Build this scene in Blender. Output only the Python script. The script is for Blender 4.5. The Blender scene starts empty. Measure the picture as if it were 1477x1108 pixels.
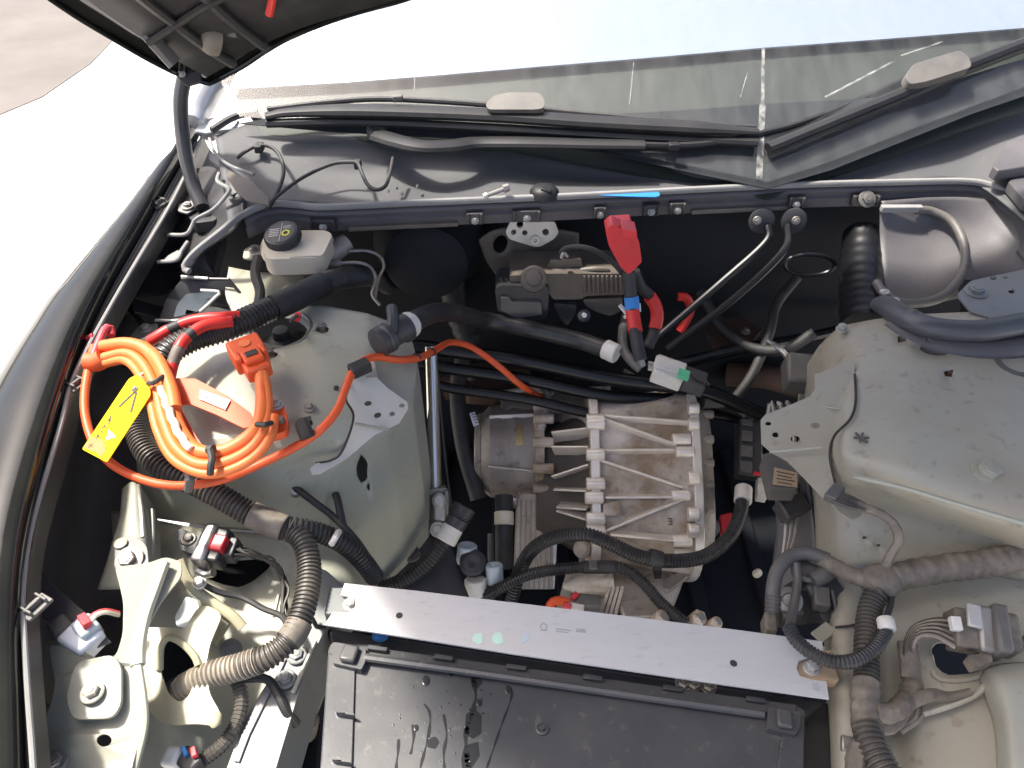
import bpy, bmesh, math, random
from mathutils import Vector, Matrix, noise
from mathutils.geometry import tessellate_polygon
random.seed(7)
SC = bpy.context.scene
COL = SC.collection
R = math.radians

# ---------------------------------------------------------------- camera
CAMZ, PITCH, HFOV = 1.58, R(42), R(68)
cam_d = bpy.data.cameras.new('camera')
cam = bpy.data.objects.new('camera', cam_d); COL.objects.link(cam)
cam.location = (0, 0, CAMZ); cam.rotation_euler = (R(90) - PITCH, 0, 0)
cam_d.sensor_fit = 'HORIZONTAL'; cam_d.angle = HFOV
cam_d.clip_start = 0.02; cam_d.clip_end = 300
SC.camera = cam

# ---------------------------------------------------------------- sky and sun
SUN = Vector((-0.37, 0.16, 0.80)).normalized()          # direction towards the sun
w = bpy.data.worlds.new('World'); SC.world = w; w.use_nodes = True
nt = w.node_tree
bg = nt.nodes['Background']; sky = nt.nodes.new('ShaderNodeTexSky')
sky.sky_type = 'NISHITA'; sky.sun_disc = False
sky.sun_elevation = math.asin(SUN.z); sky.sun_rotation = math.atan2(SUN.x, SUN.y)
sky.dust_density = 5.0; sky.air_density = 0.5; sky.ozone_density = 0.6
nt.links.new(sky.outputs['Color'], bg.inputs['Color']); bg.inputs['Strength'].default_value = 0.15
sl = bpy.data.lights.new('sun', 'SUN'); sl.energy = 3.1; sl.angle = R(4); sl.color = (1, 0.95, 0.87)
so = bpy.data.objects.new('sun', sl); COL.objects.link(so); so.rotation_euler = (-SUN).to_track_quat('-Z', 'Y').to_euler()
so.location = SUN * 20
SC.view_settings.view_transform = 'Standard'; SC.view_settings.look = 'None'
SC.view_settings.exposure = 1.55; SC.view_settings.gamma = 1; SC.view_settings.use_curve_mapping = False

# ---------------------------------------------------------------- pixel rays -> places of known height or depth
F = 738.5 / math.tan(HFOV / 2)
FW = Vector((0, math.cos(PITCH), -math.sin(PITCH))); UP = Vector((0, math.sin(PITCH), math.cos(PITCH))); RT = Vector((1, 0, 0))
O = Vector((0, 0, CAMZ)); Z = Vector((0, 0, 1))
def ray(px, py): return FW + RT * ((px - 738.5) / F) + UP * ((554 - py) / F)
def P(px, py, z):                                       # point at height z
    d = ray(px, py); return O + d * ((z - CAMZ) / d.z)
def Y(px, py, y):                                       # point at depth y
    d = ray(px, py); return O + d * (y / d.y)
def PL(px, py, p0, n):                                  # point on a plane
    d = ray(px, py); return O + d * ((p0 - O).dot(n) / d.dot(n))
def D(px, py, k): return O + ray(px, py) * k
def proj(p):                                            # world point -> pixel
    q = p - O; d = q.dot(FW); return 738.5 + F * q.dot(RT) / d, 554 - F * q.dot(UP) / d
def drop(px, py, z, z2):                                # the place straight below, at height z2, as (px,py,z)
    p = P(px, py, z); p.z = z2; return (*proj(p), z2)
def PX(pts): return [P(*p) for p in pts]

# ---------------------------------------------------------------- materials
MATS = {}
def mat(name, col, rough=0.5, metal=0.0, dirt=None, amt=0.0, scale=12.0, bump=0.0, bscale=200.0, spec=0.5, coat=0.0, rvar=0.0, stretch=None, sharp=0.25, trans=0.0, spots=None):
    m = bpy.data.materials.new(name); m.use_nodes = True; t = m.node_tree; N = t.nodes; L = t.links
    b = N['Principled BSDF']
    b.inputs['Base Color'].default_value = (*col, 1); b.inputs['Roughness'].default_value = rough
    b.inputs['Metallic'].default_value = metal; b.inputs['Specular IOR Level'].default_value = spec
    b.inputs['Coat Weight'].default_value = coat; b.inputs['Coat Roughness'].default_value = 0.08
    tc = N.new('ShaderNodeTexCoord'); vec = tc.outputs['Object']
    if stretch:
        mp = N.new('ShaderNodeMapping'); mp.inputs['Scale'].default_value = stretch
        L.new(vec, mp.inputs['Vector']); vec = mp.outputs['Vector']
    if dirt or rvar:
        n = N.new('ShaderNodeTexNoise'); n.inputs['Scale'].default_value = scale; n.inputs['Detail'].default_value = 8; n.inputs['Roughness'].default_value = 0.62
        L.new(vec, n.inputs['Vector'])
        r = N.new('ShaderNodeValToRGB'); r.color_ramp.elements[0].position = 0.5 - sharp * 0.6; r.color_ramp.elements[1].position = 0.5 + sharp
        L.new(n.outputs['Fac'], r.inputs['Fac'])
        if dirt:
            mul = N.new('ShaderNodeMath'); mul.operation = 'MULTIPLY'; mul.inputs[1].default_value = amt
            L.new(r.outputs['Color'], mul.inputs[0])
            mx = N.new('ShaderNodeMix'); mx.data_type = 'RGBA'
            mx.inputs[6].default_value = (*col, 1); mx.inputs[7].default_value = (*dirt, 1)
            L.new(mul.outputs[0], mx.inputs[0]); out = mx.outputs[2]
            if spots:                                   # small specks of grime: (colour, scale, amount)
                vn = N.new('ShaderNodeTexNoise'); vn.inputs['Scale'].default_value = spots[1]; vn.inputs['Detail'].default_value = 5
                L.new(vec, vn.inputs['Vector'])
                vr = N.new('ShaderNodeValToRGB'); vr.color_ramp.elements[0].position = 0.60; vr.color_ramp.elements[1].position = 0.70
                L.new(vn.outputs['Fac'], vr.inputs['Fac'])
                vm = N.new('ShaderNodeMath'); vm.operation = 'MULTIPLY'; vm.inputs[1].default_value = spots[2]
                L.new(vr.outputs['Color'], vm.inputs[0])
                m2 = N.new('ShaderNodeMix'); m2.data_type = 'RGBA'; m2.inputs[7].default_value = (*spots[0], 1)
                L.new(out, m2.inputs[6]); L.new(vm.outputs[0], m2.inputs[0]); out = m2.outputs[2]
            L.new(out, b.inputs['Base Color'])
        if rvar:
            mr = N.new('ShaderNodeMapRange'); mr.inputs[3].default_value = max(0.02, rough - rvar); mr.inputs[4].default_value = min(1, rough + rvar)
            L.new(n.outputs['Fac'], mr.inputs[0]); L.new(mr.outputs[0], b.inputs['Roughness'])
    if bump:
        bn = N.new('ShaderNodeTexNoise'); bn.inputs['Scale'].default_value = bscale; bn.inputs['Detail'].default_value = 4
        L.new(vec, bn.inputs['Vector'])
        bu = N.new('ShaderNodeBump'); bu.inputs['Strength'].default_value = bump; bu.inputs['Distance'].default_value = 0.001
        L.new(bn.outputs['Fac'], bu.inputs['Height']); L.new(bu.outputs['Normal'], b.inputs['Normal'])
    MATS[name] = m
    return m
dust = (0.33, 0.28, 0.21)
mat('paint', (0.335, 0.345, 0.28), 0.42, dirt=(0.30, 0.26, 0.19), amt=0.55, scale=5, bump=0.12, bscale=60, rvar=0.14, spots=((0.20, 0.17, 0.13), 45, 0.35))
mat('paint_dusty', (0.36, 0.35, 0.285), 0.48, dirt=(0.30, 0.245, 0.17), amt=0.8, scale=7, bump=0.15, bscale=80, rvar=0.15, spots=((0.18, 0.14, 0.10), 60, 0.4))
mat('paint_lit', (0.47, 0.465, 0.42), 0.4, dirt=(0.36, 0.31, 0.23), amt=0.5, scale=14, bump=0.1, bscale=70, rvar=0.1)  # lighter copy of paint: light on the up-facing bracket put into the colour
mat('paint_yellow', (0.37, 0.355, 0.235), 0.40, dirt=(0.31, 0.265, 0.16), amt=0.6, scale=9, bump=0.1, bscale=70, rvar=0.1, spots=((0.25, 0.2, 0.12), 60, 0.3))
mat('paint_white', (0.36, 0.36, 0.30), 0.38, dirt=(0.28, 0.245, 0.18), amt=0.6, scale=8, bump=0.1, bscale=70, rvar=0.1, spots=((0.22, 0.18, 0.13), 60, 0.35))
mat('paint_grey', (0.17, 0.185, 0.185), 0.38, dirt=(0.22, 0.205, 0.18), amt=0.6, scale=6, bump=0.1, bscale=70, rvar=0.12, spots=((0.12, 0.11, 0.1), 60, 0.3))
mat('black_paint', (0.010, 0.011, 0.011), 0.10, spec=0.35, dirt=(0.06, 0.06, 0.05), amt=0.2, scale=9, rvar=0.05)
mat('black_plastic', (0.030, 0.030, 0.033), 0.45, dirt=(0.085, 0.08, 0.075), amt=0.55, scale=16, bump=0.2, bscale=400, rvar=0.12)
mat('liner_plastic', (0.075, 0.072, 0.077), 0.55, dirt=(0.13, 0.122, 0.12), amt=0.6, scale=10, bump=0.3, bscale=300)
mat('cowl_plastic', (0.074, 0.076, 0.080), 0.58, spec=0.3, dirt=(0.105, 0.105, 0.102), amt=0.55, scale=7, bump=0.2, bscale=500, rvar=0.1, spots=((0.16, 0.15, 0.135), 70, 0.15))
mat('box_plastic', (0.05, 0.052, 0.056), 0.33, dirt=(0.105, 0.10, 0.09), amt=0.6, scale=6, bump=0.06, bscale=350, rvar=0.14, spots=((0.16, 0.15, 0.13), 90, 0.3))
mat('rubber', (0.016, 0.016, 0.017), 0.6, dirt=(0.07, 0.065, 0.055), amt=0.45, scale=25, bump=0.2, bscale=300)
mat('hose', (0.018, 0.018, 0.019), 0.38, dirt=(0.09, 0.082, 0.07), amt=0.45, scale=30, rvar=0.1)
mat('hose_dusty', (0.035, 0.033, 0.03), 0.5, dirt=(0.17, 0.145, 0.11), amt=0.6, scale=22)
mat('hose_sand', (0.16, 0.14, 0.11), 0.6, dirt=(0.42, 0.36, 0.28), amt=0.8, scale=30)
mat('loom_tape', (0.11, 0.094, 0.075), 0.62, dirt=(0.27, 0.23, 0.175), amt=0.8, scale=40, bump=0.6, bscale=150, spots=((0.08, 0.07, 0.055), 120, 0.5))
mat('seal', (0.25, 0.25, 0.245), 0.8, spec=0.2, dirt=(0.19, 0.185, 0.17), amt=0.6, scale=20, bump=0.2, bscale=200)
mat('grey_plastic', (0.085, 0.083, 0.078), 0.5, dirt=(0.17, 0.15, 0.125), amt=0.6, scale=25)
mat('brown_plastic', (0.085, 0.073, 0.06), 0.55, dirt=(0.15, 0.125, 0.095), amt=0.7, scale=20, bump=0.2, bscale=250)
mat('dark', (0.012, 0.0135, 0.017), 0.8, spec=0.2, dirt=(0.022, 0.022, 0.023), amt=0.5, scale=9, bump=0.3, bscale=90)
mat('dark_rust', (0.10, 0.055, 0.035), 0.8, dirt=(0.03, 0.02, 0.018), amt=0.8, scale=14, bump=0.5, bscale=80)
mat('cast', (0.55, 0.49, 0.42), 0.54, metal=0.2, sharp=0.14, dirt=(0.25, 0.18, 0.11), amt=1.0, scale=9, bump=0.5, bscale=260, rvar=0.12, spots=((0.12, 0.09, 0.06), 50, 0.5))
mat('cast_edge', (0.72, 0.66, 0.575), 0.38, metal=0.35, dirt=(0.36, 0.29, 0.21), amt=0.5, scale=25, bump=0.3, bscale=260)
mat('cast_recess_shade', (0.075, 0.066, 0.056), 0.6, metal=0.3, dirt=(0.13, 0.10, 0.07), amt=0.6, scale=12, bump=0.4, bscale=260)  # darker casting: shade of the open recess put into the colour
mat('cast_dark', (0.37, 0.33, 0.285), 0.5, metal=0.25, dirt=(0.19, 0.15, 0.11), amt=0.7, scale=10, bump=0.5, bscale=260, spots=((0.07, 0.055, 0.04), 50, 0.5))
mat('brass', (0.55, 0.43, 0.20), 0.35, metal=0.9)
mat('alu', (0.65, 0.645, 0.625), 0.42, metal=0.35, dirt=(0.54, 0.535, 0.515), amt=0.5, scale=9, rvar=0.1, bump=0.08, bscale=120, stretch=(1.0, 4.0, 1.0), spots=((0.45, 0.44, 0.42), 40, 0.35))
mat('steel', (0.46, 0.45, 0.43), 0.38, metal=0.9, dirt=(0.36, 0.32, 0.27), amt=0.5, scale=30)
mat('steel_dull', (0.34, 0.33, 0.31), 0.45, metal=0.7, dirt=(0.20, 0.17, 0.13), amt=0.7, scale=30)
mat('zinc', (0.50, 0.49, 0.46), 0.48, metal=0.4, dirt=(0.34, 0.32, 0.28), amt=0.4, scale=30)
mat('orange', (0.70, 0.082, 0.016), 0.5, dirt=(0.55, 0.17, 0.06), amt=0.4, scale=25)
mat('orange_pale', (0.74, 0.15, 0.028), 0.5, dirt=(0.62, 0.22, 0.08), amt=0.4, scale=25)
mat('red_cable', (0.60, 0.028, 0.02), 0.42, dirt=(0.35, 0.03, 0.025), amt=0.4, scale=25)
mat('red_plastic', (0.62, 0.022, 0.032), 0.4, dirt=(0.40, 0.03, 0.03), amt=0.5, scale=18)
mat('pink_red', (0.60, 0.06, 0.07), 0.5)
mat('yellow_tag', (0.70, 0.43, 0.001), 0.6, spec=0.15, dirt=(0.66, 0.33, 0.002), amt=0.4, scale=15)
mat('yellow_print', (0.70, 0.65, 0.08), 0.5)
mat('blue', (0.025, 0.19, 0.50), 0.45)
mat('teal', (0.46, 0.66, 0.55), 0.5)
mat('green', (0.10, 0.48, 0.24), 0.5)
mat('white_plastic', (0.66, 0.64, 0.58), 0.45, dirt=(0.48, 0.43, 0.34), amt=0.5, scale=40)
mat('blue_white', (0.45, 0.52, 0.55), 0.4, dirt=(0.38, 0.40, 0.40), amt=0.4, scale=40)
mat('reservoir', (0.66, 0.60, 0.47), 0.38, dirt=(0.52, 0.42, 0.26), amt=0.5, scale=14)
mat('sticker', (0.72, 0.75, 0.80), 0.4)
mat('paper', (0.42, 0.31, 0.20), 0.7, dirt=(0.30, 0.22, 0.13), amt=0.6, scale=60)
mat('ink', (0.03, 0.028, 0.025), 0.6)
mat('grey_ink', (0.33, 0.34, 0.36), 0.6)
mat('pink', (0.75, 0.28, 0.50), 0.5)
mat('chrome', (0.60, 0.57, 0.51), 0.24, metal=1.0)
mat('wiper_black', (0.014, 0.0145, 0.016), 0.5, spec=0.3, dirt=(0.035, 0.034, 0.033), amt=0.5, scale=20)
mat('gloss_black', (0.006, 0.0065, 0.008), 0.34, spec=0.4)
mat('brace_paint', (0.07, 0.075, 0.082), 0.4, dirt=(0.13, 0.125, 0.115), amt=0.5, scale=14)
mat('pedal_dark', (0.03, 0.04, 0.05), 0.3)
mat('sky_sheen_paint', (0.50, 0.51, 0.52), 0.25, metal=0.3, coat=0.5, dirt=(0.35, 0.35, 0.34), amt=0.4, scale=10)  # black pillar paint with its pale sky reflection put into the colour
mat('beige_rubber', (0.16, 0.14, 0.11), 0.6, dirt=(0.1, 0.09, 0.075), amt=0.5, scale=40)
mat('glass_frit', (0.018, 0.021, 0.024), 0.7, spec=0.15, dirt=(0.035, 0.037, 0.04), amt=0.6, scale=25)
mat('dash', (0.022, 0.028, 0.022), 0.6, dirt=(0.032, 0.038, 0.031), amt=0.5, scale=18, bump=0.2, bscale=200)
mat('sky_reflection_sheet', (0.24, 0.275, 0.34), 0.34, dirt=(0.20, 0.245, 0.325), amt=0.6, scale=2.5)  # pale sky reflection of the windscreen, put into a colour
mat('concrete', (0.56, 0.55, 0.52), 0.85, dirt=(0.44, 0.42, 0.38), amt=0.7, scale=1.2, bump=0.4, bscale=20, spots=((0.3, 0.28, 0.25), 6, 0.3))
mat('asphalt', (0.12, 0.108, 0.095), 0.9, dirt=(0.17, 0.155, 0.138), amt=0.8, scale=2.2, bump=0.5, bscale=30, spots=((0.14, 0.12, 0.1), 8, 0.5))
mat('wet', (0.024, 0.025, 0.027), 0.2, spec=0.4)
def glass_mat():
    m = bpy.data.materials.new('glass'); m.use_nodes = True; t = m.node_tree; N = t.nodes; L = t.links
    N.remove(N['Principled BSDF']); out = N['Material Output']
    tr = N.new('ShaderNodeBsdfTransparent'); tr.inputs['Color'].default_value = (0.97, 0.98, 0.975, 1)
    gl = N.new('ShaderNodeBsdfGlossy'); gl.inputs['Roughness'].default_value = 0.04
    fr = N.new('ShaderNodeFresnel'); fr.inputs['IOR'].default_value = 1.5
    ge = N.new('ShaderNodeNewGeometry'); iv = N.new('ShaderNodeMath'); iv.operation = 'SUBTRACT'; iv.inputs[0].default_value = 1.0
    L.new(ge.outputs['Backfacing'], iv.inputs[1]); mu = N.new('ShaderNodeMath'); mu.operation = 'MULTIPLY'
    L.new(fr.outputs[0], mu.inputs[0]); L.new(iv.outputs[0], mu.inputs[1])
    mx = N.new('ShaderNodeMixShader'); L.new(mu.outputs[0], mx.inputs[0]); L.new(tr.outputs[0], mx.inputs[1]); L.new(gl.outputs[0], mx.inputs[2])
    df = N.new('ShaderNodeBsdfDiffuse'); df.inputs['Color'].default_value = (0.55, 0.55, 0.52, 1)   # film of dust on the pane
    tc = N.new('ShaderNodeTexCoord'); mp = N.new('ShaderNodeMapping'); mp.inputs['Scale'].default_value = (14, 3, 3)
    n = N.new('ShaderNodeTexNoise'); n.inputs['Scale'].default_value = 3; n.inputs['Detail'].default_value = 9
    L.new(tc.outputs['Object'], mp.inputs[0]); L.new(mp.outputs[0], n.inputs['Vector'])
    r = N.new('ShaderNodeMapRange'); r.inputs[1].default_value = 0.35; r.inputs[2].default_value = 0.75; r.inputs[3].default_value = 0.010; r.inputs[4].default_value = 0.035
    L.new(n.outputs['Fac'], r.inputs[0])
    m2 = N.new('ShaderNodeMixShader'); L.new(r.outputs[0], m2.inputs[0]); L.new(mx.outputs[0], m2.inputs[1]); L.new(df.outputs[0], m2.inputs[2])
    L.new(m2.outputs[0], out.inputs['Surface']); MATS['glass'] = m
glass_mat()
def dust_mat():
    m = bpy.data.materials.new('dust_film'); m.use_nodes = True; t = m.node_tree; N = t.nodes; L = t.links
    b = N['Principled BSDF']; b.inputs['Base Color'].default_value = (0.5, 0.5, 0.47, 1); b.inputs['Roughness'].default_value = 0.9
    tc = N.new('ShaderNodeTexCoord'); n = N.new('ShaderNodeTexNoise'); n.inputs['Scale'].default_value = 60; n.inputs['Detail'].default_value = 6
    L.new(tc.outputs['Object'], n.inputs['Vector'])
    r = N.new('ShaderNodeMapRange'); r.inputs[1].default_value = 0.35; r.inputs[2].default_value = 0.7; r.inputs[3].default_value = 0.02; r.inputs[4].default_value = 0.32
    L.new(n.outputs['Fac'], r.inputs[0]); L.new(r.outputs[0], b.inputs['Alpha']); MATS['dust_film'] = m
dust_mat()

# ---------------------------------------------------------------- mesh builder
def zfit(pts, lift=0.0):                                # smooth height field through (px,py,z) samples
    cx = sum(p[0] for p in pts) / len(pts); cy = sum(p[1] for p in pts) / len(pts)
    # least-squares plane z = k0 + k1*px + k2*py
    sxx = sum((p[0] - cx) ** 2 for p in pts); syy = sum((p[1] - cy) ** 2 for p in pts); sxy = sum((p[0] - cx) * (p[1] - cy) for p in pts)
    z0 = sum(p[2] for p in pts) / len(pts); sxz = sum((p[0] - cx) * (p[2] - z0) for p in pts); syz = sum((p[1] - cy) * (p[2] - z0) for p in pts)
    det = sxx * syy - sxy * sxy; k1 = (sxz * syy - syz * sxy) / det; k2 = (syz * sxx - sxz * sxy) / det
    return lambda a, c, z=None: P(a, c, z0 + k1 * (a - cx) + k2 * (c - cy) + lift)
def basis(d, up=Z):
    d = d.normalized()
    if abs(d.dot(up)) > 0.98: up = Vector((1, 0, 0)) if abs(d.x) < 0.9 else Vector((0, 1, 0))
    s = d.cross(up).normalized(); return d, s, s.cross(d).normalized()
def spline(pts, step):
    n = len(pts)
    if n < 3:
        k = max(1, int((pts[1] - pts[0]).length / step)); return [pts[0].lerp(pts[1], i / k) for i in range(k + 1)]
    q = [pts[0] * 2 - pts[1]] + list(pts) + [pts[-1] * 2 - pts[-2]]
    dense = []
    for i in range(1, n):
        a, b, c, d = q[i - 1], q[i], q[i + 1], q[i + 2]
        for k in range(16):
            t = k / 16
            dense.append(0.5 * ((2 * b) + (c - a) * t + (2 * a - 5 * b + 4 * c - d) * t * t + (3 * b - a - 3 * c + d) * t ** 3))
    dense.append(pts[-1].copy())
    L = [0]
    for i in range(1, len(dense)): L.append(L[-1] + (dense[i] - dense[i - 1]).length)
    m = max(2, int(L[-1] / step)); out = []; j = 0
    for i in range(m + 1):
        s = L[-1] * i / m
        while j < len(L) - 2 and L[j + 1] < s: j += 1
        f = (s - L[j]) / max(1e-9, L[j + 1] - L[j]); out.append(dense[j].lerp(dense[j + 1], min(1, f)))
    return out
def fillet(poly, r, n=4):
    if r <= 0: return [tuple(p) for p in poly]
    out = []; m = len(poly); k = len(poly[0])
    for i in range(m):
        a, b, c = [Vector([float(q) for q in poly[j % m]]) for j in (i - 1, i, i + 1)]
        la, lc = (a.xy - b.xy).length if k > 1 else 1, (c.xy - b.xy).length
        p = b + (a - b) * (min(r, 0.45 * la) / max(la, 1e-6)); q = b + (c - b) * (min(r, 0.45 * lc) / max(lc, 1e-6))
        for t in range(n + 1):
            t /= n; out.append(tuple(p * (1 - t) ** 2 + b * 2 * t * (1 - t) + q * t * t))
    return out
def circ(x, y, rx, ry=None, rot=0, n=14):
    ry = ry or rx; c, s = math.cos(R(rot)), math.sin(R(rot))
    return [(x + rx * math.cos(a) * c - ry * math.sin(a) * s, y + rx * math.cos(a) * s + ry * math.sin(a) * c) for a in [2 * math.pi * i / n for i in range(n)]]
class MB:
    def __init__(s): s.v = []; s.f = []
    def add(s, vs, fs):
        k = len(s.v); s.v += [tuple(x) for x in vs]; s.f += [tuple(i + k for i in f) for f in fs]; return s
    def box(s, c, ax, sz):
        a, b, n = ax; hx, hy, hz = [q / 2 for q in sz]; vs = []
        for i in (-1, 1):
            for j in (-1, 1):
                for k in (-1, 1): vs.append(c + a * hx * i + b * hy * j + n * hz * k)
        return s.add(vs, [(0, 1, 3, 2), (4, 6, 7, 5), (0, 4, 5, 1), (2, 3, 7, 6), (0, 2, 6, 4), (1, 5, 7, 3)])
    def bar(s, p, q, wd, h, up=Z):
        d, a, n = basis(q - p, up); return s.box((p + q) / 2, (d, a, n), ((q - p).length, wd, h))
    def tube(s, pts, r, seg=10, step=0.006, corr=None, rfun=None, straight=False, flat=1.0, flat_up=None):
        if corr:
            pitch, depth = corr; line = spline(pts, pitch / 4) if not straight else pts
        else: line = list(pts) if straight else spline(pts, step)
        n = len(line); vs = []; fs = []
        d0 = (line[1] - line[0]).normalized(); _, sx, _ = basis(d0, flat_up or Z)
        acc = 0
        for i, p in enumerate(line):
            d = ((line[min(n - 1, i + 1)]) - line[max(0, i - 1)]).normalized()
            sx = (sx - d * sx.dot(d)).normalized(); sy = sx.cross(d)
            if i: acc += (p - line[i - 1]).length
            rr = r
            if corr: rr = r * (1 - (depth if (i % 4) in (2, 3) else 0))
            for k in range(seg):
                a = 2 * math.pi * k / seg
                rk = rr * (rfun(acc, a, i / (n - 1)) if rfun else 1)
                vs.append(p + (sx * math.cos(a) + sy * math.sin(a) * flat) * rk)
        for i in range(n - 1):
            for k in range(seg):
                a, b = i * seg + k, i * seg + (k + 1) % seg
                fs.append((a, b, b + seg, a + seg))
        fs.append(tuple(range(seg))[::-1]); fs.append(tuple((n - 1) * seg + k for k in range(seg)))
        return s.add(vs, fs)
    def cyl(s, p, q, r, r2=None, seg=18): 
        r2 = r if r2 is None else r2; d, a, b = basis(q - p); vs = []
        for c, rr in ((p, r), (q, r2)):
            for k in range(seg):
                t = 2 * math.pi * k / seg; vs.append(c + (a * math.cos(t) + b * math.sin(t)) * rr)
        fs = [(k, k + seg, (k + 1) % seg + seg, (k + 1) % seg) for k in range(seg)]
        fs += [tuple(range(seg)), tuple(range(2 * seg - 1, seg - 1, -1))]
        return s.add(vs, fs)
    def lathe(s, p, axis, prof, seg=28, cap=True):              # prof: (distance along axis, radius)
        d, a, b = basis(axis); vs = []; m = len(prof)
        for h, rr in prof:
            for k in range(seg):
                t = 2 * math.pi * k / seg; vs.append(p + d * h + (a * math.cos(t) + b * math.sin(t)) * rr)
        fs = [(i * seg + k, (i + 1) * seg + k, (i + 1) * seg + (k + 1) % seg, i * seg + (k + 1) % seg) for i in range(m - 1) for k in range(seg)]
        if cap: fs += [tuple(range(seg)), tuple(range(m * seg - 1, (m - 1) * seg - 1, -1))]
        return s.add(vs, fs)
    def sphere(s, c, r, sc=(1, 1, 1), seg=12, ring=8):
        vs = []; fs = []
        for i in range(ring + 1):
            f = math.pi * i / ring
            for k in range(seg):
                t = 2 * math.pi * k / seg; vs.append(c + Vector((math.sin(f) * math.cos(t) * sc[0], math.sin(f) * math.sin(t) * sc[1], math.cos(f) * sc[2])) * r)
        for i in range(ring):
            for k in range(seg): fs.append((i * seg + k, (i + 1) * seg + k, (i + 1) * seg + (k + 1) % seg, i * seg + (k + 1) % seg))
        return s.add(vs, fs)
    def plate(s, outline, at, th, holes=(), off=None):          # outline and holes in pixels, at(px,py[,z]) -> point
        loops = [list(outline)] + [list(h) for h in holes]
        flat2 = [[Vector((p[0], p[1], 0)) for p in lp] for lp in loops]
        tri = tessellate_polygon(flat2)
        top = [at(*p) for lp in loops for p in lp]
        nrm = Vector()
        m0 = len(loops[0])
        for i in range(m0):
            a, b = top[i], top[(i + 1) % m0]; nrm += a.cross(b)
        nrm.normalize()
        if nrm.dot(O - top[0]) < 0: nrm = -nrm
        o = off if off is not None else -nrm * th
        n = len(top); fs = []
        for t in tri:
            a, b, c = t
            if (top[b] - top[a]).cross(top[c] - top[a]).dot(nrm) < 0: t = (a, c, b)
            fs.append(tuple(t)); fs.append(tuple(i + n for i in reversed(t)))
        k = 0
        for lp in loops:
            m = len(lp)
            for i in range(m):
                a, b = k + i, k + (i + 1) % m; fs.append((a, b, b + n, a + n))
            k += m
        s.add(top + [p + o for p in top], fs); s.nrm = nrm
        return s
    def sheet(s, rows, nu=6, nv=6, holes=(), at=None, wob=0.0, sharp=0.0):                  # rows of (px,py,z) control points, smooth surface
        at = at or P
        def cr(a, b, c, d, t): return 0.5 * ((2 * b) + (c - a) * t + (2 * a - 5 * b + 4 * c - d) * t * t + (3 * b - a - 3 * c + d) * t ** 3)
        def run(line, n):
            m = len(line); q = [line[0] * 2 - line[1]] + line + [line[-1] * 2 - line[-2]]; o = []
            for i in range(1, m):
                for k in range(n): o.append(cr(q[i - 1], q[i], q[i + 1], q[i + 2], k / n).lerp(q[i].lerp(q[i + 1], k / n), sharp))
            o.append(line[-1].copy()); return o
        g = [run([Vector(p) for p in r], nu) for r in rows]
        cols = list(zip(*g)); cols = [run(list(c), nv) for c in cols]
        nc, nr = len(cols), len(cols[0])
        pix = [cols[c][r] for r in range(nr) for c in range(nc)]
        fs = [(r * nc + c, r * nc + c + 1, (r + 1) * nc + c + 1, (r + 1) * nc + c) for r in range(nr - 1) for c in range(nc - 1)]
        if holes:
            def inside(p, h):
                r = False; j = len(h) - 1
                for i in range(len(h)):
                    if (h[i][1] > p.y) != (h[j][1] > p.y) and p.x < (h[j][0] - h[i][0]) * (p.y - h[i][1]) / (h[j][1] - h[i][1]) + h[i][0]: r = not r
                    j = i
                return r
            keep = []; cut = []
            for f in fs:
                c = sum((pix[i] for i in f), Vector((0, 0, 0))) / 4; hit = None
                for h in holes:
                    if inside(c, h): hit = h
                (keep.append(f) if hit is None else cut.append((f, hit)))
            kept = set(i for f in keep for i in f)
            for f, h in cut:
                for i in f:
                    if i in kept:                                   # pull the rim onto the hole's outline
                        best = None
                        for k in range(len(h)):
                            a = Vector(h[k]); b = Vector(h[(k + 1) % len(h)]); q = pix[i].xy
                            t = max(0, min(1, (q - a).dot(b - a) / max(1e-9, (b - a).length_squared))); e = a + (b - a) * t
                            if best is None or (e - q).length < best[0]: best = ((e - q).length, e)
                        pix[i] = Vector((best[1].x, best[1].y, pix[i].z))
            fs = keep
        vs = [at(p.x, p.y, p.z) for p in pix]
        if wob: vs = [v + Z * wob * noise.noise(v * 14) for v in vs]
        return s.add(vs, fs)
    def obj(s, name, m, parent=None, bevel=0.0, angle=35, solid=0.0, seg=2, label=None):
        me = bpy.data.meshes.new(name); me.from_pydata(s.v, [], s.f); me.update()
        bm = bmesh.new(); bm.from_mesh(me)
        bad = [v for v in bm.verts if not v.link_faces]
        bmesh.ops.delete(bm, geom=bad, context='VERTS')
        bmesh.ops.recalc_face_normals(bm, faces=bm.faces)
        bm.to_mesh(me); bm.free()
        me.shade_smooth(); me.set_sharp_from_angle(angle=R(angle))
        me.materials.append(MATS[m])
        o = bpy.data.objects.new(name, me); COL.objects.link(o)
        if parent is not None:
            base = parent
            o.parent = base; o.matrix_parent_inverse = Matrix.Translation(-WORLD(base))
        else:
            xs = [Vector(v.co) for v in me.vertices]
            c = Vector(((min(v.x for v in xs) + max(v.x for v in xs)) / 2, (min(v.y for v in xs) + max(v.y for v in xs)) / 2, min(v.z for v in xs)))
            me.transform(Matrix.Translation(-c)); o.location = c
        if solid:
            md = o.modifiers.new('solid', 'SOLIDIFY'); md.thickness = solid; md.offset = -1
        if bevel:
            md = o.modifiers.new('bevel', 'BEVEL'); md.width = bevel; md.segments = seg; md.limit_method = 'ANGLE'; md.angle_limit = R(40)
        if label: o['label'] = label
        return o
def WORLD(o):
    p = Vector(o.location)
    while o.parent is not None:
        return Vector((0, 0, 0)) + WLOC.get(o.name, Vector((0, 0, 0)))
    return p
WLOC = {}
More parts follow.
